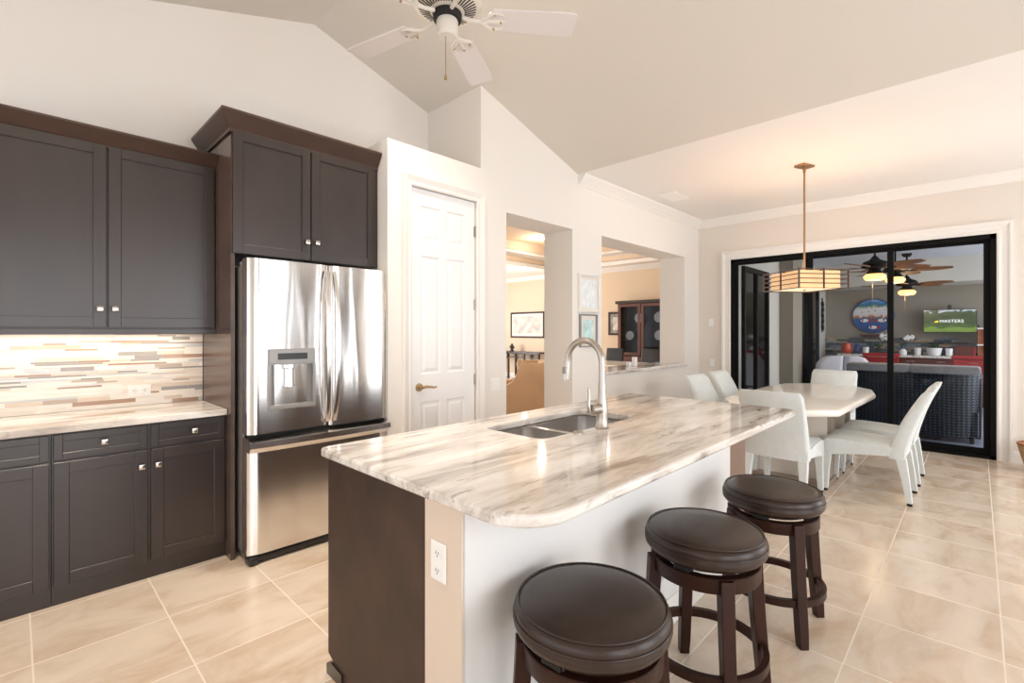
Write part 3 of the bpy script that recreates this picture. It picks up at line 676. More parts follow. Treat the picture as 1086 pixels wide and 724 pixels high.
for sx, sy in ((1, -1), (1, 1), (-1, -1), (-1, 1)):
    mb = MB(); rings = []
    for z, w_, xo in ((.022, .020, .272 if sx > 0 else -.300), (.2, .026, .268 if sx > 0 else -.275), (.37 if sx < 0 else .34, .034, .262 if sx > 0 else -.245)):
        yc = sy*(W-w_-.001); rings.append([(xo+dx*w_, yc+dy*w_, z) for dx, dy in ((-1, -1), (1, -1), (1, 1), (-1, 1))])
    mb.loft(rings); lg = obj('leg', mb, 'fabric_white', t, bevel=.004)
    mb = MB(); mb.cyl((rings[0][0][0]+.020, rings[0][0][1]+.020, 0), (rings[0][0][0]+.020, rings[0][0][1]+.020, .0235), .017, .019, 12); obj('glide', mb, 'black_gap', lg)
ch = t
ch.location = (5.17, .69, 0); ch.rotation_euler = (0, 0, PI/2)
dup(ch, (5.865, .685, 0), PI/2, 'white upholstered dining chair on the right side of the table, nearer to the glass door')
dup(ch, (5.25, 1.83, 0), -PI/2, 'white upholstered dining chair on the left side of the table, nearer to the island')
dup(ch, (5.92, 1.84, 0), -PI/2, 'white upholstered dining chair on the left side of the table, nearer to the glass door')
dup(ch, (4.58, 1.19, 0), 0, 'white upholstered dining chair at the table end by the island, seen from behind')
dup(ch, (6.62, 1.27, 0), PI, 'white upholstered dining chair at the far table end before the glass door')

# pendant over the table
PX, PY = 5.62, 1.275
t = thing('pendant_light', 'square warm-lit pendant in a bronze rail cage over the dining table', 'light', (PX, PY, 1.80))
RM = Matrix.Translation((PX, PY, 0)) @ Matrix.Rotation(math.radians(-39), 4, 'Z')
mb = MB(); mb.box(-.085, -.055, FZ-.022, .085, .055, FZ-.0005, .003); mb.xform(Matrix.Translation((PX, PY, 0)) @ Matrix.Rotation(math.radians(-20), 4, 'Z')); obj('canopy', mb, 'brass', t)
mb = MB(); mb.cyl((PX, PY, 2.0), (PX, PY, FZ-.02), .0095); mb.cyl((PX, PY, FZ-.075), (PX, PY, FZ-.02), .014); obj('rod', mb, 'brass', t, smooth=True)
hs = .262; mb = MB()
zr = [1.815 + .045*k for k in range(5)]
for z in zr:
    for s in (-1, 1):
        mb.box(-hs, s*hs-.004, z-.004, hs, s*hs+.004, z+.004); mb.box(s*hs-.004, -hs, z-.004, s*hs+.004, hs, z+.004)
for px_ in (-hs, 0, hs):
    for py_ in (-hs, 0, hs):
        if px_ or py_: mb.box(px_-.006, py_-.006, 1.808, px_+.006, py_+.006, 2.006)
mb.box(-hs, -.005, 1.985, hs, .005, 1.995); mb.box(-.005, -hs, 1.985, .005, hs, 1.995)
mb.xform(RM); obj('cage', mb, 'fixture_bronze', t)
mb = MB(); q = .215; mb.loft([[(x*q, y*q, z) for x, y in ((-1, -1), (1, -1), (1, 1), (-1, 1))] for z in (1.825, 1.99)], cap=False); mb.xform(RM); shd = obj('shade', mb, 'shade_glow', t)
mb = MB(); mb.box(-q, -q, 1.818, q, q, 1.824); mb.xform(RM); obj('diffuser', mb, 'diffuser_glow', t)
mb = MB(); mb.lathe([(.012, 0), (.012, .006), (.006, .012)], (PX, PY, 1.806), 14); obj('finial', mb, 'brass', t)
l = bpy.data.lights.new('pendant_lamp', 'POINT'); l.energy = 12; l.color = (1, .91, .80); l.shadow_soft_size = .03
o = bpy.data.objects.new('pendant_lamp', l); COL.objects.link(o); o.location = (PX, PY, 1.93)

# ------------------------------------------------------------------ ceiling fan over the island
HX, HY, HZ = 1.545, 1.955, 3.0
t = thing('ceiling_fan', 'white five-blade ceiling fan with vented motor and pull chain', 'fan', (HX, HY, HZ))
mb = MB(); mb.lathe([(.06, .014), (.08, .020), (.155, .050), (.172, .060), (.178, .075), (.172, .10), (.15, .14), (.09, .18), (.05, .20)], (HX, HY, HZ), 48); mo = obj('motor', mb, 'fan_white', t, smooth=True)
mb = MB()
for k in range(44):
    a = 2*PI*k/44; R = Matrix.Translation((HX, HY, HZ+.035)) @ Matrix.Rotation(a, 4, 'Z')
    bx = MB(); bx.box(.086, -.0034, -.002, .15, .0034, .002, rot=Matrix.Rotation(-math.atan2(.03, .075), 3, 'Y'), about=(.118, 0, 0))
    bx.xform(R); me = bpy.data.meshes.new('tmp'); bx.bm.to_mesh(me); mb.bm.from_mesh(me); bpy.data.meshes.remove(me); bx.bm.free()
obj('vent_slots', mb, 'dark_plastic', mo)
mb = MB(); mb.lathe([(.075, .012), (.07, -.02)], (HX, HY, HZ), 32); obj('collar', mb, 'black_gap', t)
mb = MB(); mb.lathe([(.0, -.105), (.045, -.104), (.054, -.095), (.056, -.03), (.05, -.015)], (HX, HY, HZ), 32, cap=False); obj('switch_housing', mb, 'fan_white', t, smooth=True)
mb = MB(); mb.cyl((HX, HY, HZ+.19), (HX, HY, zl(HX)-.04), .014); mb.lathe([(.06, -.1), (.07, -.03), (.07, .02)], (HX, HY, zl(HX)-.02), 24); obj('downrod', mb, 'fan_white', t, smooth=True)
for k in range(5):
    a = math.radians(-40+72*k); R = Matrix.Translation((HX, HY, HZ)) @ Matrix.Rotation(a, 4, 'Z')
    T = R @ Matrix.Rotation(math.radians(-9), 4, 'X')
    mb = MB(); pts = []
    for i in range(13):
        u = i/12; x = .235 + .43*u
        hw = .066 + .014*u
        if u > .9: hw *= .96 if u < .97 else .86
        pts.append((x, hw))
    poly = [(x, -h) for x, h in pts] + [(x, h) for x, h in pts[::-1]]
    mb.prism(poly, -.004, .004); mb.xform(T); bl = obj('blade', mb, 'blade_white', t)
    mb = MB()
    mb.tube([(.08, 0, .0), (.13, 0, -.012), (.18, 0, -.016), (.215, 0, -.012)], [.011, .010, .010, .009], 8)
    for s in (-1, 1): mb.tube([(.17, 0, -.014), (.20, s*.025, -.014), (.225, s*.05, -.01), (.26, s*.052, -.009), (.285, s*.04, -.008)], [.009, .010, .009, .007, .004], 8)
    mb.tube([(.20, 0, -.012), (.26, 0, -.010), (.295, 0, -.008)], [.010, .009, .005], 8)
    mb.xform(T); obj('blade_bracket', mb, 'fan_white', bl, smooth=True)
    mb = MB()
    for x, y in ((.24, .047), (.24, -.047), (.275, 0)): mb.sphere((x, y, -.014), .007, 8, 6)
    mb.xform(T); obj('screws', mb, 'fan_brass', bl)
mb = MB(); mb.cyl((HX-.01, HY, HZ-.10), (HX-.01, HY, HZ-.30), .0022, seg=6); mb.lathe([(.0, -.33), (.008, -.325), (.007, -.305), (.0, -.295)], (HX-.01, HY, HZ), 12, cap=False); obj('pull_chain', mb, 'fan_brass', t)

# ------------------------------------------------------------------ pantry wall fittings
def picture(name, label, c, w_, h_, nx, ny, frame, fw, mats, matw=.05, dep=.025, cat='picture'):
    t = thing(name, label, cat, c)
    R = Matrix.Translation(Vector(c)) @ Matrix.Rotation(math.atan2(nx, -ny), 4, 'Z')
    mb = MB(); mb.sweep([(-w_/2, -h_/2), (w_/2, -h_/2), (w_/2, h_/2), (-w_/2, h_/2)], [(0, 0), (0, -dep), (fw*.3, -dep-.004), (fw, -dep*.7), (fw, 0)], closed=True, mapf=XZ(0)); mb.xform(R); obj('frame', mb, frame, t)
    mb = MB(); mb.box(-w_/2+fw*.8, -.008, -h_/2+fw*.8, w_/2-fw*.8, -.001, h_/2-fw*.8); mb.xform(R); obj('mat', mb, mats[0], t)
    mb = MB(); k = fw+matw; mb.box(-w_/2+k, -.0095, -h_/2+k, w_/2-k, -.0075, h_/2-k); mb.xform(R); obj('print', mb, mats[1], t)
    return t
picture('framed_sketch', 'white framed pale sketch on the pillar between the openings, the upper one', (4.435, YD, 1.81), .40, .42, 0, -1, 'trim_white', .025, ('mat_board', 'print_sketch'), .03, .03)
picture('framed_print', 'small framed aqua print on the pillar between the openings, the lower one', (4.42, YD, 1.40), .32, .36, 0, -1, 'grey_plastic', .014, ('mat_board', 'print_aqua'), .05, .03)
outlet_plate('light_switch', 'white double light switch beside the pantry door', 'switch', (3.0, YD, .915), 0, -1, 'switch', .118)
outlet_plate('wall_outlet', 'white outlet low on the pillar behind the faucet', 'outlet', (4.35, YD, .42), 0, -1, 'outlet')
outlet_plate('light_switch', 'white single switch on the beige wall left of the glass door, the upper plate', 'switch', (XF, 2.915, 1.53), -1, 0, 'switch')
outlet_plate('light_switch', 'white single switch on the beige wall left of the glass door, the lower plate', 'switch', (XF, 2.905, .92), -1, 0, 'switch')
t = thing('ceiling_vent', 'white louvred air vent in the flat dinette ceiling', 'vent', (5.75, 2.74, FZ))
mb = MB(); mb.sweep([(5.55, 2.64), (5.97, 2.64), (5.97, 2.86), (5.55, 2.86)], [(0, FZ), (0, FZ-.008), (.03, FZ-.012), (.03, FZ)], closed=True); obj('frame', mb, 'plate_white', t)
mb = MB(); mb.box(5.58, 2.67, FZ-.003, 5.94, 2.83, FZ-.0005); obj('backing', mb, 'grey_plastic', t)
for k in range(7):
    x = 5.60+.052*k; mb = MB(); mb.box(x, 2.668, FZ-.011, x+.034, 2.832, FZ-.008, rot=Matrix.Rotation(.35, 3, 'Y'), about=(x+.017, 2.75, FZ-.009)); obj('slat', mb, 'plate_white', t)

# basket at the right picture edge
t = thing('wicker_basket', 'tan woven basket on the tile floor at the right picture edge', 'basket', (7.0, -.49, 0))
mb = MB(); mb.loft([[(7.0+r*math.cos(2*PI*i/32), -.49+r*math.sin(2*PI*i/32), z) for i in range(32)] for r, z in ((.14, 0), (.15, .03), (.19, .18), (.21, .27), (.195, .27), (.175, .18), (.13, .03))]); obj('body', mb, 'basket_tan', t, smooth=True)
mb = MB(); mb.tube([(7.0+.203*math.cos(2*PI*i/32), -.49+.203*math.sin(2*PI*i/32), .275) for i in range(33)], .011, 8, cap=False); obj('rim', mb, 'oak_wood', t, smooth=True)

# ------------------------------------------------------------------ living room beyond the openings
LZ = 3.05
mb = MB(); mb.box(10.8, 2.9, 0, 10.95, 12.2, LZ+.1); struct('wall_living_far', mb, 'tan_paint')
mb = MB(); mb.box(2.5, 12.0, 0, 10.8, 12.15, LZ+.1); struct('wall_living_left', mb, 'wall_paint')
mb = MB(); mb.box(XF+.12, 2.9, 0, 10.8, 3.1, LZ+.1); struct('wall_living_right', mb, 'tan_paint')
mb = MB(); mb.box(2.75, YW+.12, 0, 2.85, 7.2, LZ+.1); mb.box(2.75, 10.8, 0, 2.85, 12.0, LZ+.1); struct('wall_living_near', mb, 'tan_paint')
mb = MB()
mb.holed([(2.94, YD+TD), (10.8, YD+TD), (10.8, 12.1), (2.94, 12.1)], [[(4.6, 4.4), (10.1, 4.4), (10.1, 8.1), (4.6, 8.1)]], LZ, LZ+.06)
mb.box(XF+.1, 2.9, LZ, 10.8, YD+TD, LZ+.06)
mb.holed([(4.6, 4.4), (10.1, 4.4), (10.1, 8.1), (4.6, 8.1)], [[(5.0, 4.8), (9.7, 4.8), (9.7, 7.7), (5.0, 7.7)]], LZ+.18, LZ+.24)
mb.mi = 1
mb.sweep([(4.6, 4.4), (10.1, 4.4), (10.1, 8.1), (4.6, 8.1)], [(0, LZ+.05), (-.02, LZ+.05), (-.02, LZ+.2), (0, LZ+.2)], closed=True)
mb.sweep([(5.0, 4.8), (9.7, 4.8), (9.7, 7.7), (5.0, 7.7)], [(0, LZ+.23), (-.02, LZ+.23), (-.02, LZ+.45), (0, LZ+.45)], closed=True)
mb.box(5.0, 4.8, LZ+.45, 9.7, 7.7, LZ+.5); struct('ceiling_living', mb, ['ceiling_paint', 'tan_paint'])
mb = MB(); mb.sweep([(10.8, 3.1), (10.8, 12.0), (2.9, 12.0)], [(o, LZ+h) for o, h in CROWN], side=1); mb.sweep([(4.6, 4.4), (10.1, 4.4), (10.1, 8.1), (4.6, 8.1)], [(-.0, LZ-.04), (.09, LZ-.03), (.09, LZ), (0, LZ)], side=-1, closed=True); struct('trim_2', mb, 'trim_white')
mb = MB(); mb.sweep([(10.8, 3.1), (10.8, 12.0)], BASEB, side=1); struct('baseboard_living', mb, 'trim_white')
def can(x, y, z, label, group):
    t = thing('recessed_light', label, 'light', (x, y, z), group)
    mb = MB(); mb.lathe([(.095, 0), (.095, -.006), (.07, -.01), (.07, 0)], (x, y, z), 24); obj('trim_ring', mb, 'plate_white', t)
    mb = MB(); mb.lathe([(.068, -.0101), (.068, -.012)], (x, y, z), 24); obj('lens', mb, 'can_glow', t)
for x, y, lb in ((.25, 2.55, 'added ceiling light, out of view, brightening the aisle by the base cabinets'), (1.75, 2.45, 'added ceiling light, out of view, brightening the aisle by the refrigerator')):
    can(x, y, zl(x)-.03, lb, 'recessed lights')  # both cans are added out of view to brighten the dark aisle floor
    area('can_lamp', (x, y, zl(x)-.06), (x, y-.01, 0), .16, .16, 11, (1, .86, .70), math.radians(110))
can(8.25, 7.05, LZ+.45, 'recessed ceiling light in the tan tray ceiling, seen through the doorway', 'recessed lights')
can(9.55, 8.55, LZ, 'recessed ceiling light in the white ceiling band, seen through the doorway', 'recessed lights')
def lamp(name, loc, e, color, size=.05):
    l = bpy.data.lights.new(name, 'POINT'); l.energy = e; l.color = color; l.shadow_soft_size = size
    o = bpy.data.objects.new(name, l); COL.objects.link(o); o.location = loc
lamp('can_lamp', (8.25, 7.05, 3.2), 16, (1, .88, .74)); lamp('can_lamp', (9.3, 8.55, 2.85), 9, (1, .88, .72)); lamp('can_lamp', (8.0, 5.2, 2.7), 12, (1, .82, .64))

picture('framed_picture', 'wide dark-framed floral picture above the console table, seen through the doorway', (10.8, 9.80, 1.60), 1.36, .78, -1, 0, 'espresso', .05, ('mat_board', 'print_grey'), .08)
picture('framed_photograph', 'dark-framed black and white photograph beside the china cabinet', (10.8, 6.70, 1.605), .46, .60, -1, 0, 'espresso', .055, ('photo_grey', 'print_grey'), .08)
t = thing('console_table', 'narrow dark console table against the living room wall', 'table', (10.55, 9.7, 0))
mb = MB(); mb.box(10.38, 8.95, .76, 10.78, 10.85, .80, .004); obj('tabletop', mb, 'espresso', t)
mb = MB(); mb.box(10.40, 8.97, .62, 10.42, 10.83, .645); mb.box(10.40, 8.97, .735, 10.42, 10.83, .76)
for y in (8.97, 9.3, 9.6, 9.9, 10.2, 10.5, 10.80): mb.box(10.40, y, .64, 10.42, y+.05, .74)
obj('apron', mb, 'espresso', t)
for x in (10.40, 10.72):
    for y in (8.98, 9.55, 10.2, 10.78): mb = MB(); mb.box(x, y, 0, x+.05, y+.05, .76, .003); obj('leg', mb, 'espresso', t)
mb = MB(); mb.lathe([(.07, 0), (.07, .03), (.03, .05), (.05, .1), (.06, .15), (.03, .19), (.035, .22), (.0, .25)], (10.5, 10.15, .8005), 16, cap=False); mb.sphere((10.5, 10.21, .94), .04); mb.sphere((10.5, 10.09, .92), .035)
o = obj('figurine', mb, 'dark_plastic', smooth=True); tag(o, 'small dark figurine on the console table', 'figurine'); centre(o)

# tan wing chair, front turned to the left
t = thing('wing_chair', 'tan leather wing chair just inside the doorway', 'armchair', (4.95, 4.75, 0), local=True)
mb = MB(); mb.box(-.36, -.34, .16, .36, .38, .40, .04, 3); obj('seat_base', mb, 'tan_leather', t, smooth=True)
mb = MB(); mb.box(-.27, -.22, .40, .27, .40, .52, .05, 4); obj('cushion', mb, 'tan_leather', t, smooth=True)
mb = MB(); mb.loft([[(x, y, z) for x, y in rrect(-.38, -.42-l, .38, -.26-l, .05, 4)] for l, z in ((0, .16), (.01, .45), (.05, .75), (.075, .92), (.09, .97))]); obj('backrest', mb, 'tan_leather', t, smooth=True)
for s in (-1, 1):
    prof = [(-.42, .16), (.36, .16), (.38, .50), (.38, .62), (.32, .665), (.20, .66), (.08, .67), (0, .72), (-.06, .82), (-.10, .94), (-.16, .97), (-.50, .97)]
    mb = MB(); mb.loft([[(s*.33 + d*s, y*k+(1-k)*-.05, (z-.55)*k+.55) for y, z in prof] for d, k in ((0, .96), (.02, 1), (.09, 1), (.11, .96))]); obj('wing_arm', mb, 'tan_leather', t, smooth=True)
for x in (-.3, .3):
    for y in (-.36, .32): mb = MB(); mb.cyl((x, y, .0), (x, y, .17), .02, .03, 12); obj('leg', mb, 'espresso', t)
t.rotation_euler = (0, 0, math.radians(40))
mb = MB(); mb.box(-.2, -.06, -.2, .2, .06, .2, .055, 4); mb.xform(Matrix.Translation((4.95, 4.75, .76)) @ Matrix.Rotation(math.radians(40), 4, 'Z') @ Matrix.Translation((-.02, -.14, 0)) @ Matrix.Rotation(-.2, 4, 'X') @ Matrix.Rotation(PI/8, 4, 'Y'))
o = obj('throw_pillow', mb, 'tan_leather', smooth=True); tag(o, 'tan throw pillow leaning in the wing chair', 'pillow'); centre(o)

# china cabinet with plates
t = thing('china_cabinet', 'dark wood china cabinet with glass doors, seen through the pass-through', 'cabinet', (10.5, 5.8, 0))
cy0, cy1, cx0 = 5.15, 6.42, 10.42
mb = MB(); mb.box(cx0-.05, cy0-.05, 2.08, 10.79, cy1+.05, 2.15, .01); obj('cornice', mb, 'espresso', t)
mb = MB(); mb.box(cx0, cy1-.06, .0, 10.79, cy1, 2.08); mb.box(cx0, cy0, 0, 10.79, cy0+.06, 2.08); mb.box(10.75, cy0, 0, 10.79, cy1, 2.08); mb.box(cx0-.06, cy0-.02, 0, 10.79, cy1+.02, .80, .01); obj('case', mb, 'cherry_wood', t)
mb = MB(); mb.box(10.74, cy0+.06, .8, 10.752, cy1-.06, 2.08); obj('back_panel', mb, 'cabinet_interior', t)
for z in (1.18, 1.60):
    mb = MB(); mb.box(cx0+.06, cy0+.06, z, 10.74, cy1-.06, z+.012); obj('shelf', mb, 'cabinet_interior', t)
ym = (cy0+cy1)/2
for a, b_ in ((cy0+.02, ym-.01), (ym+.01, cy1-.02)):
    mb = MB(); mb.holed([(a, .82), (b_, .82), (b_, 2.07), (a, 2.07)], [[(a+.07, .89), (b_-.07, .89), (b_-.07, 2.0), (a+.07, 2.0)]], 0, -.02, YZ(cx0)); d = obj('door', mb, 'cherry_wood', t)
    mb = MB(); mb.box(cx0-.012, a+.07, .89, cx0-.008, b_-.07, 2.0); obj('glass_pane', mb, 'clear_glass', d)
for i, (y, z, r, lb) in enumerate(((5.95, 1.80, .12, 'round white plate upright on the top shelf of the china cabinet, left door'), (6.2, 1.335, .11, 'round white plate upright on the lower shelf of the china cabinet, left door'), (5.42, 1.80, .13, 'round white plate upright on the top shelf of the china cabinet, right door'), (5.42, 1.34, .12, 'round white plate upright on the lower shelf of the china cabinet, right door'))):
    zb = 1.612 if z > 1.5 else 1.192
    mb = MB(); mb.lathe([(.0, -.012), (r*.6, -.012), (r, .004), (r, .008), (r*.6, -.006), (.0, -.006)], (0, 0, 0), 28, cap=False)
    mb.xform(Matrix.Translation((10.62, y, zb+r*.99)) @ Matrix.Rotation(-PI/2+.12, 4, 'Y')); o = obj('plate', mb, 'ceramic_white', smooth=True); tag(o, lb, 'plate', 'plates in the china cabinet'); centre(o)
# formal dining table, two dark chairs, candle holders
t = thing('formal_table', 'pale-topped dining table behind the pass-through sill', 'table', (8.3, 5.55, 0))
mb = MB(); mb.box(7.7, 4.6, .735, 8.9, 6.35, .77, .008); obj('tabletop', mb, 'table_lacquer', t)
for x in (7.8, 8.74):
    for y in (4.7, 6.2): mb = MB(); mb.box(x, y, 0, x+.07, y+.07, .735, .004); obj('leg', mb, 'espresso', t)
t = thing('side_chair', 'dark high-backed chair at the formal table, below the black and white photograph', 'chair', (0, 0, 0), 'dark formal chairs', local=True)
mb = MB(); mb.box(-.24, -.23, .42, .24, .23, .49, .02, 3); obj('seat', mb, 'espresso', t, smooth=True)
mb = MB(); mb.loft([[(x-l, y, z) for x, y in rrect(-.26, -.22, -.2, .22, .02, 3)] for l, z in ((0, .49), (.03, .75), (.07, 1.0), (.075, 1.02))]); obj('backrest', mb, 'dark_plastic', t, smooth=True)
for x in (-.22, .18):
    for y in (-.21, .17): mb = MB(); mb.box(x, y, 0, x+.04, y+.04, .425); obj('leg', mb, 'espresso', t)
sc_ = t; sc_.location = (9.25, 5.95, 0); sc_.rotation_euler = (0, 0, PI)
dup(sc_, (9.25, 5.05, 0), PI, 'dark high-backed chair at the formal table, in front of the china cabinet')
t = thing('candlestick', 'slim glass candlestick on the formal table', 'candlestick', (8.05, 5.84, .7705))
mb = MB(); mb.lathe([(.05, 0), (.05, .012), (.015, .03), (.02, .08), (.014, .14), (.024, .21), (.03, .225)], (8.05, 5.84, .7705), 18); obj('stem', mb, 'chrome', t, smooth=True)
mb = MB(); mb.cyl((8.05, 5.84, .9955), (8.05, 5.84, 1.1), .026); obj('candle', mb, 'cherry_wood', t)
for x, y, r, h, lb in ((5.88, 3.36, .035, .12, 'tall white candle jar on the pass-through sill'), (5.76, 3.38, .034, .06, 'low white candle jar on the pass-through sill')):
    mb = MB(); mb.lathe([(r*.96, 0), (r, .004), (r, h-.004), (r*.94, h), (r*.85, h), (r*.8, h-.02)], (x, y, .9256), 24); o = obj('candle_jar', mb, 'ceramic_white', smooth=True); tag(o, lb, 'candle'); centre(o)

# ------------------------------------------------------------------ lanai beyond the glass door
LF, LC, LX, LY = -.02, 2.80, 13.2, 2.56
mb = MB(); mb.box(LX, -4, LF, LX+.15, LY+.15, LC+.2); struct('wall_lanai_back', mb, 'lanai_wall')
mb = MB(); mb.box(XF+.12, LY, LF, 13.3, LY+.15, LC+.2); struct('wall_lanai_left', mb, 'lanai_pale')
mb = MB(); mb.box(XF+.12, -2.2, LC, 13.4, LY+.15, LC+.12); struct('ceiling_lanai', mb, 'lanai_ceiling')
mb = MB(); mb.box(12.2, -2.2, 2.33, LX, LY, LC); struct('trim_3', mb, 'lanai_pale')
mb = MB(); mb.box(9.55, LY-.22, LF, 10.15, LY, LC); struct('wall_lanai_pillar', mb, 'lanai_wall')
for i, (x0, x1) in enumerate(((7.62, 8.80), (10.55, 12.35))):
    t = thing('door_%d' % (i+3), None, None, (x0, LY, LF), kind='structure')
    mb = MB(); mb.holed([(x0, LF), (x1, LF), (x1, 2.38), (x0, 2.38)], [[(x0+.06, .05), ((x0+x1)/2-.03, .05), ((x0+x1)/2-.03, 2.31), (x0+.06, 2.31)], [((x0+x1)/2+.03, .05), (x1-.06, .05), (x1-.06, 2.31), ((x0+x1)/2+.03, 2.31)]], 0, -.05, XZ(LY)); obj('door_frame', mb, 'bronze_dark', t)
    mb = MB(); mb.box(x0+.03, LY-.02, LF+.02, x1-.03, LY-.005, 2.34); obj('glass_pane', mb, 'dark_glass', t)
# stacked-stone wainscot
mb = MB(); z = LF
stone = [(96, 94, 92), (158, 150, 138), (78, 86, 98), (172, 150, 122), (122, 132, 146), (48, 48, 50)]
while z < 1.26:
    h = random.choice((.035, .05, .06)); h = min(h, 1.27-z); y = -2.0 - random.random()*.2
    while y < LY:
        l = random.uniform(.12, .4); yb = min(y+l, LY-.001)
        if yb-y > .02: mb.mi = random.randrange(6); mb.box(LX-random.uniform(.02, .05), y+.002, z+.002, LX, yb-.002, z+h-.002)
        y += l
    z += h
for i, c in enumerate(stone): mat('ledge_stone_%d' % i, c, .8, var=.3, vscale=(12, 12, 25), bmp=.3, bscale=40)
struct('wall_stone', mb, ['ledge_stone_%d' % i for i in range(6)])
# bar counter
t = thing('bar_counter', 'long red-brown bar cabinet with stone top along the lanai back wall', 'counter', (12.75, 1.0, LF))
mb = MB(); mb.box(12.45, -1.6, .875, LX-.05, 2.2, .92, .005); obj('worktop', mb, 'granite', t)
mb = MB(); mb.box(12.52, -1.58, LF, LX-.05, 2.16, .875); obj('carcass', mb, 'bar_wood', t)
for k in range(8):
    y = -1.55+k*.46; mb = MB(); mb.box(12.5, y, .06, 12.521, y+.44, .72, .003); d = obj('door', mb, 'bar_wood', t)
    mb = MB(); mb.cyl((12.485, y+.36, .55), (12.485, y+.36, .68), .008); obj('handle', mb, 'nickel', d)
    mb = MB(); mb.box(12.5, y, .735, 12.521, y+.44, .865, .003); d = obj('drawer', mb, 'bar_wood', t)
    mb = MB(); mb.cyl((12.485, y+.16, .80), (12.485, y+.28, .80), .008); obj('handle', mb, 'nickel', d)
t = thing('wood_shelf_unit', 'small oak shelf unit with white shelves at the right end of the bar', 'shelf', (12.8, -.33, .92))
mb = MB(); mb.box(12.6, -.03, .9205, 12.9, .0, 1.44); mb.box(12.6, -.75, .9205, 12.9, -.72, 1.44); mb.box(12.88, -.72, .9205, 12.9, -.03, 1.44); obj('case', mb, 'oak_wood', t)
for z in (1.13, 1.44): mb = MB(); mb.box(12.58, -.76, z, 12.9, .01, z+.025); obj('shelf', mb, 'plate_white', t)
# small things on the bar
BZ = .9205
def potty(name, label, cat, x, y, prof, m, seg=20):
    mb = MB(); mb.lathe(prof, (x, y, BZ), seg); o = obj(name, mb, m, smooth=True); tag(o, label, cat); return centre(o)
potty('copper_pot', 'orange copper pot at the left end of the bar', 'pot', 12.7, 2.07, [(.07, 0), (.10, .05), (.11, .12), (.09, .19), (.095, .22), (.07, .21)], 'copper_red')
potty('blue_jar', 'blue-grey jar on the bar next to the copper pot', 'jar', 12.75, 1.88, [(.05, 0), (.07, .04), (.07, .13), (.045, .17), (.05, .19), (.03, .2)], 'blue_glaze')
CUP = [(.045, 0), (.05, .005), (.056, .145), (.05, .145), (.045, .02)]
potty('cup', 'white cup on the bar below the round plaque', 'cup', 12.65, 1.72, CUP, 'ceramic_white')
potty('cup', 'white cup on the bar to the left of the white succulent planter', 'cup', 12.65, .87, CUP, 'ceramic_white')
potty('cup', 'white cup on the bar to the right of the white succulent planter', 'cup', 12.65, .40, CUP, 'ceramic_white')
t = thing('spray_bottle', 'white bottle with blue cap on the bar', 'bottle', (12.65, 1.10, BZ))
mb = MB(); mb.lathe([(.06, 0), (.065, .02), (.065, .08), (.03, .12)], (12.65, 1.10, BZ), 18); obj('body', mb, 'ceramic_white', t, smooth=True)
mb = MB(); mb.lathe([(.03, .12), (.035, .125), (.035, .17), (.02, .18)], (12.65, 1.10, BZ), 18); obj('cap', mb, 'blue_glaze', t, smooth=True)
def plant(name, label, x, y, pot, n, h, spread, flower=False):
    t = thing(name, label, 'plant', (x, y, BZ))
    pz_ = .0
    mb = MB(); mb.lathe(pot, (x, y, BZ), 24); obj('pot', mb, 'ceramic_white' if not flower else 'dark_plastic', t, smooth=True); pz_ = pot[-1][1]
    mb = MB(); rnd = random.Random(n)
    for k in range(n):
        a = rnd.random()*2*PI; sp = spread*rnd.uniform(.4, 1); hh = h*rnd.uniform(.6, 1); wd = .018
        p0 = Vector((x, y, BZ+pz_)); p2 = Vector((x+sp*math.cos(a), y+sp*math.sin(a), BZ+pz_+hh*.75)); p1 = (p0+p2)/2 + Vector((0, 0, hh*.35))
        s = Vector((-math.sin(a), math.cos(a), 0))*wd
        mb.loft([[tuple(p0-s*.4), tuple(p0+s*.4)], [tuple(p1-s), tuple(p1+s)], [tuple(p2-s*.1), tuple(p2+s*.1)]], cap=False, closed=False)
    obj('leaves', mb, 'leaf_green', t)
    if flower:
        mb = MB(); mb.tube([(x, y, BZ+.1), (x, y-.03, BZ+.3), (x, y-.12, BZ+.38), (x, y-.2, BZ+.36)], .005, 6); obj('stem', mb, 'leaf_green', t)
        mb = MB()
        for k in range(6):
            c = (x+rnd.uniform(-.02, .02), y-.08+rnd.uniform(-.08, .08), BZ+.37+rnd.uniform(-.05, .05))
            for q_ in range(4): mb.sphere((c[0], c[1]+.022*math.cos(q_*PI/2), c[2]+.022*math.sin(q_*PI/2)), .02, 8, 5, (.4, 1, 1))
        obj('flowers', mb, 'orchid_white', t)
PBOWL = [(.08, 0), (.10, .02), (.125, .15), (.115, .15), (.10, .12)]
plant('succulent_planter', 'succulent in a wide white planter on the bar', 12.65, .62, PBOWL, 40, .14, .15)
plant('orchid', 'white orchid on the bar left of the middle door frame', 12.8, 1.52, [(.05, 0), (.07, .12), (.06, .12), (.05, .1)], 18, .2, .22, True)
plant('orchid', 'white orchid on the bar right of the middle door frame', 12.9, 1.12, [(.05, 0), (.07, .12), (.06, .12), (.05, .1)], 14, .2, .18, True)
t = thing('red_box', 'dark red box with lighter side on the bar before the shelf unit', 'box', (12.75, .18, BZ))
mb = MB(); mb.box(12.62, .06, BZ, 12.88, .33, BZ+.2, .01); obj('body', mb, 'bar_wood', t)
mb = MB(); mb.box(12.61, .03, BZ, 12.88, .06, BZ+.17, .004); obj('side', mb, 'red_paint', t)

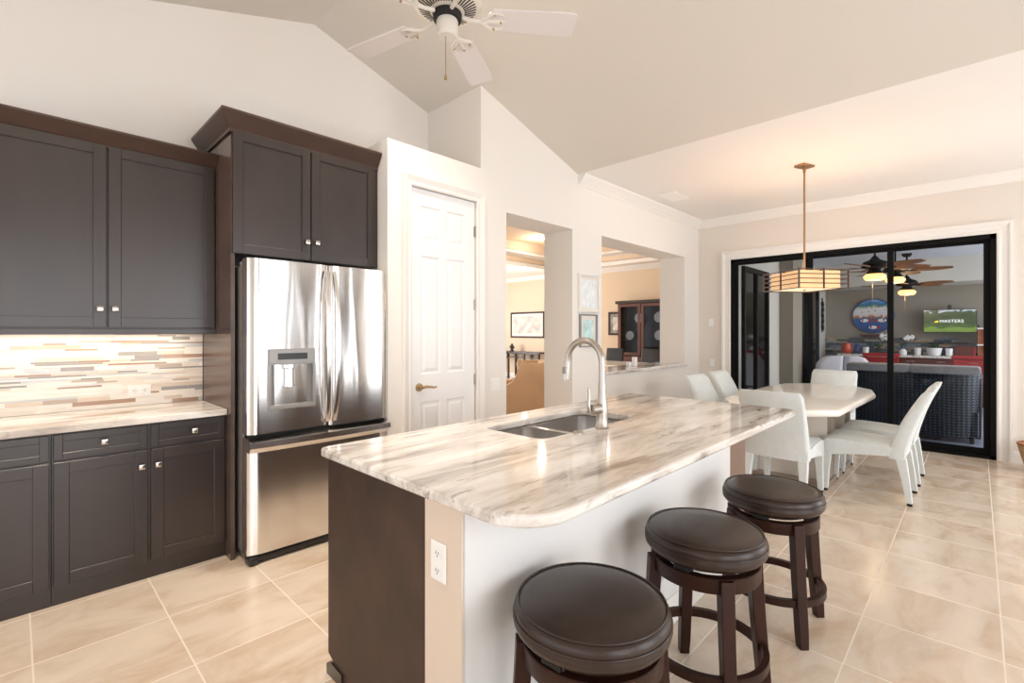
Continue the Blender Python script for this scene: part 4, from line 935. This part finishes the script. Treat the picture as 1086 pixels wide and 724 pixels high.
# round plaque on a small bracket shelf
t = thing('round_plaque', 'round blue and white painted sea plaque on the lanai back wall', 'plaque', (LX-.03, 1.66, 1.74), local=True)
mb = MB(); mb.lathe([(.37, 0), (.37, .02), (.355, .03), (.0, .03)], (0, 0, 0), 48, cap=False); mb.xform(Matrix.Rotation(-PI/2, 4, 'Y')); obj('disc', mb, 'plaque_picture', t)
mb = MB(); mb.tube([(-.015, .368*math.cos(2*PI*i/48), .368*math.sin(2*PI*i/48)) for i in range(49)], .014, 8, cap=False); obj('rim', mb, 'blue_glaze', t, smooth=True)
for fy_, fz_, d_ in ((.15, -.10, 1), (-.16, -.10, -1), (.0, -.25, 1)):
    mb = MB(); mb.sphere((-.031, fy_, fz_), .05, 14, 8, (.12, 1.5, .75)); mb.mi = 1
    mb.prism([(fy_-d_*.06, fz_), (fy_-d_*.13, fz_+.05), (fy_-d_*.13, fz_-.05)], 0, -.006, YZ(-.03)); mb.sphere((-.034, fy_+d_*.03, fz_+.005), .022, 10, 6, (.15, 1, 1.4)); obj('fish_relief', mb, ['ceramic_white', 'red_paint'], t, smooth=True)
mb = MB(); mb.box(LX-.16, 1.50, 1.30, LX-.001, 1.88, 1.335, .004); mb.box(LX-.12, 1.54, 1.275, LX-.001, 1.84, 1.302, .004)
o = obj('wall_shelf', mb, 'bar_wood'); tag(o, 'small red-brown wall shelf under the round plaque', 'shelf'); centre(o)
# television
t = thing('television', 'wall-mounted television showing a golf course on the lanai back wall', 'television', (12.95, .405, 1.605), local=True)
tw, thh = .40, .235
mb = MB(); mb.box(-.02, -tw, -thh, .025, tw, thh, .006); obj('body', mb, 'dark_plastic', t)
mb = MB(); mb.box(-.0225, -tw+.014, -thh+.016, -.0195, tw-.014, thh-.014); obj('screen', mb, 'tv_picture', t)
mb = MB(); mb.box(.02, -.06, -.1, .22, .06, .1); obj('wall_bracket', mb, 'dark_plastic', t)
mb = MB(); mb.box(-.015, -.03, thh-.002, .02, .03, thh+.085, .004); obj('camera_box', mb, 'dark_plastic', t)
cu = bpy.data.curves.new('lettering', 'FONT'); cu.body = 'MASTERS'; cu.size = .082; cu.align_x = 'CENTER'; cu.extrude = .0006; cu.space_character = 1.08
to = bpy.data.objects.new('tmp_text', cu); COL.objects.link(to); dg = bpy.context.evaluated_depsgraph_get(); me = bpy.data.meshes.new_from_object(to.evaluated_get(dg)); bpy.data.objects.remove(to)
me.transform(Matrix.Translation((-.0245, -.03, -.03)) @ Matrix.Rotation(-PI/2, 4, 'Z') @ Matrix.Rotation(PI/2, 4, 'X')); me.materials.append(M['screen_white'])
o = bpy.data.objects.new('lettering', me); COL.objects.link(o); o.parent = t
mb = MB(); mb.prism([(.22, -.01), (.235, -.03), (.17, -.03), (.155, .0), (.19, .012)], 0, .002, YZ(-.0255)); obj('emblem', mb, 'screen_yellow', t)
mb = MB(); mb.tube([(.05, -.38, -.05), (.1, -.42, -.13), (.15, -.5, -.21), (.17, -.6, -.23), (.17, -.7, -.2)], .012, 8); obj('cable', mb, 'dark_plastic', t, smooth=True)

# red slatted chairs in front of the bar
t = thing('bar_chair', 'red slatted chair behind the wicker loveseat, left of the middle door frame', 'chair', (0, 0, 0), 'red bar chairs', local=True)
mb = MB(); mb.box(-.25, -.27, .58, .25, .27, .63, .01); obj('seat', mb, 'red_paint', t)
for sx in (-.24, .2):
    for sy in (-.26, .22):
        mb = MB(); mb.box(sx, sy, 0, sx+.045, sy+.045, .96 if sx < 0 else .58, .004); obj('leg', mb, 'red_paint', t)
for k in range(6):
    z = .66+.055*k; mb = MB(); mb.box(-.235, -.25, z, -.215, .25, z+.045, .003); obj('slat', mb, 'red_paint', t)
mb = MB(); mb.box(-.255, -.29, .94, -.19, .29, 1.0, .012); obj('top_rail', mb, 'red_paint', t)
bc = t; bc.location = (11.85, 1.34, LF); dup(bc, (11.55, .04, LF), 0, 'red slatted chair at the right edge of the glass door, before the bar')
# wicker loveseat and lounge chair
t = thing('wicker_loveseat', 'dark blue wicker loveseat with grey cushions, its back to the glass door', 'sofa', (8.5, .6, LF))
y0, y1 = -.03, 1.36
mb = MB(); rings = []
for z, l, r in ((LF+.06, 0, 0), (.3, -.02, .0), (.6, -.05, .01), (.80, -.07, .02), (.86, -.06, .03)):
    pts = []
    for i in range(13):
        u = -1+2*i/12; yy = (y0+y1)/2 + u*((y1-y0)/2 + .02*z); xx = 8.28 + l + .22*max(0, abs(u)-.65)**2/.1225 + r
        pts.append((xx, yy, z))
    for i in range(13):
        u = 1-2*i/12; yy = (y0+y1)/2 + u*((y1-y0)/2 - .07); xx = 8.36 + l + .20*max(0, abs(u)-.65)**2/.1225 + r
        pts.append((xx, yy, z))
    rings.append(pts)
mb.loft(rings); obj('back', mb, 'wicker', t, smooth=True)
mb = MB(); mb.box(8.36, y0+.02, LF+.08, 9.1, y1-.02, .38, .02); obj('seat_base', mb, 'wicker', t)
for y in (y0, y1-.14):
    mb = MB(); mb.loft([[(x, y+dy, z) for x, z in ((8.42, LF+.06), (9.12, LF+.06), (9.16, .5), (9.12, .6), (8.9, .62), (8.6, .68), (8.42, .8))] for dy in (0, .14)]); obj('arm', mb, 'wicker', t)
for k in range(2):
    a = y0+.02+k*(y1-y0-.04)/2; b_ = a+(y1-y0-.04)/2-.02
    mb = MB(); mb.loft([[(x, y, z) for y, z in rrect(a+i, .50, b_-i, .94-i*.5, .06, 5)] for x, i in ((8.475, .03), (8.50, .0), (8.62, .0), (8.66, .04))])
    mb.loft([[(x, y, z) for y, z in rrect(a-.02+i, .855, b_+.02-i, .955-i*.5, .035, 5)] for x, i in ((8.165, .035), (8.18, .005), (8.22, 0), (8.48, .0), (8.52, .03))])
    mb.box(8.62, a, .381, 9.08, b_, .55, .05, 3); obj('cushion', mb, 'cushion_grey', t, smooth=True)
for x in (8.36, 9.05):
    for y in (y0+.08, y1-.08): mb = MB(); mb.cyl((x, y, LF), (x, y, LF+.09), .025, .025, 10); obj('leg', mb, 'dark_plastic', t)
t = thing('lounge_chair', 'plump grey cushioned lounge chair left of the wicker loveseat', 'armchair', (10.6, 1.9, LF), local=True)
mb = MB(); mb.box(-.4, -.42, .08, .4, .42, .38, .03); obj('base', mb, 'wicker', t)
mb = MB(); mb.box(-.36, -.38, .38, .38, .38, .55, .06, 4); obj('seat_cushion', mb, 'cushion_pale', t, smooth=True)
for s in (-1, 1):
    mb = MB(); mb.loft([[(x-l, y, z) for x, y in rrect(-.46, .005 if s > 0 else -.43+.05*u, -.26, .43-.05*u if s > 0 else -.005, .08, 5)] for l, z, u in ((0, .35, 0), (.03, .6, 0), (.07, .85, .6), (.09, .95, 2.2), (.095, .985, 4.2))]); obj('back_cushion', mb, 'cushion_pale', t, smooth=True)
for s in (-1, 1): mb = MB(); mb.box(-.4, s*.42-.06, .3, .4, s*.42+.06, .62, .04, 3); obj('arm', mb, 'wicker', t, smooth=True)
for x in (-.35, .35):
    for y in (-.38, .38): mb = MB(); mb.cyl((x, y, 0), (x, y, .1), .025, .025, 10); obj('leg', mb, 'dark_plastic', t)
t.rotation_euler = (0, 0, math.radians(25))
mb = MB(); mb.lathe([(.11, 0), (.15, .05), (.17, .35), (.16, .4), (.14, .4), (.13, .36)], (9.25, 2.25, LF), 24); o = obj('planter', mb, 'ceramic_white', smooth=True); tag(o, 'white planter on the lanai floor by the left wall', 'planter'); centre(o)
# black metal wall ornament
t = thing('wall_ornament', 'black scrolled metal ornament on the pale lanai wall', 'ornament', (12.8, LY, 1.75))
mb = MB()
for k in range(5):
    z = 1.48+.13*k; s = 1 if k % 2 else -1
    mb.tube([(12.8+s*.11*math.cos(a)*(1-a/12), LY-.02, z+.09*math.sin(a)*(1-a/12)) for a in [i*.45 for i in range(16)]], .016, 6)
mb.tube([(12.8, LY-.012, 1.38+.06*i) for i in range(14)], .014, 6); obj('scrolls', mb, 'bronze_dark', t, smooth=True)

# three lanai fans with lights
def lanai_fan(x, y, zb, a0, label):
    t = thing('lanai_fan', label, 'fan', (x, y, zb), 'lanai fans')
    mb = MB(); mb.lathe([(.0, .0), (.10, .005), (.125, .03), (.13, .06), (.10, .09)], (x, y, zb), 28, cap=False); obj('light_bowl', mb, 'lamp_glow', t, smooth=True)
    mb = MB(); mb.lathe([(.09, .09), (.10, .11), (.07, .14), (.07, .16), (.15, .18), (.16, .22), (.13, .26), (.06, .29), (.025, .34)], (x, y, zb), 28); obj('motor', mb, 'bronze_dark', t, smooth=True)
    mb = MB(); mb.cyl((x, y, zb+.33), (x, y, LC-.05), .013); mb.lathe([(.05, -.06), (.075, -.02), (.075, 0)], (x, y, LC), 20); obj('downrod', mb, 'bronze_dark', t, smooth=True)
    for k in range(5):
        R = Matrix.Translation((x, y, zb+.19)) @ Matrix.Rotation(a0+2*PI*k/5, 4, 'Z') @ Matrix.Rotation(math.radians(-10), 4, 'X')
        pts = [(.20+.48*i/12, .035+.055*math.sin(PI*min(1, (i+.6)/12.6))**.8) for i in range(13)]
        mb = MB(); mb.prism([(a, -h) for a, h in pts]+[(a, h) for a, h in pts[::-1]], -.005, .005); mb.xform(R); bl = obj('blade', mb, 'fan_blade_wood', t)
        mb = MB(); mb.box(.12, -.02, -.012, .26, .02, -.005); mb.xform(R); obj('blade_bracket', mb, 'bronze_dark', bl)
    mb = MB(); mb.cyl((x+.03, y+.03, zb-.30), (x+.03, y+.03, zb+.05), .0025, seg=6); obj('pull_chain', mb, 'brass', t)
    lamp('lanai_fan_lamp', (x, y, zb-.06), 5, (1, .75, .45), .08)
lanai_fan(8.32, 1.03, 2.10, .3, 'nearest dark lanai fan with lit bowl, left of the middle door frame')
lanai_fan(9.70, .94, 2.16, .9, 'lanai fan with lit bowl half hidden behind the middle door frame')
lanai_fan(11.2, .92, 2.05, .55, 'farthest lanai fan with lit bowl, right of the middle door frame')
can(9.6, 1.6, LC, 'recessed light in the lanai ceiling left of the nearest lanai fan', 'recessed lights')
can(10.1, .28, LC, 'recessed light in the lanai ceiling right of the lanai fans', 'recessed lights')
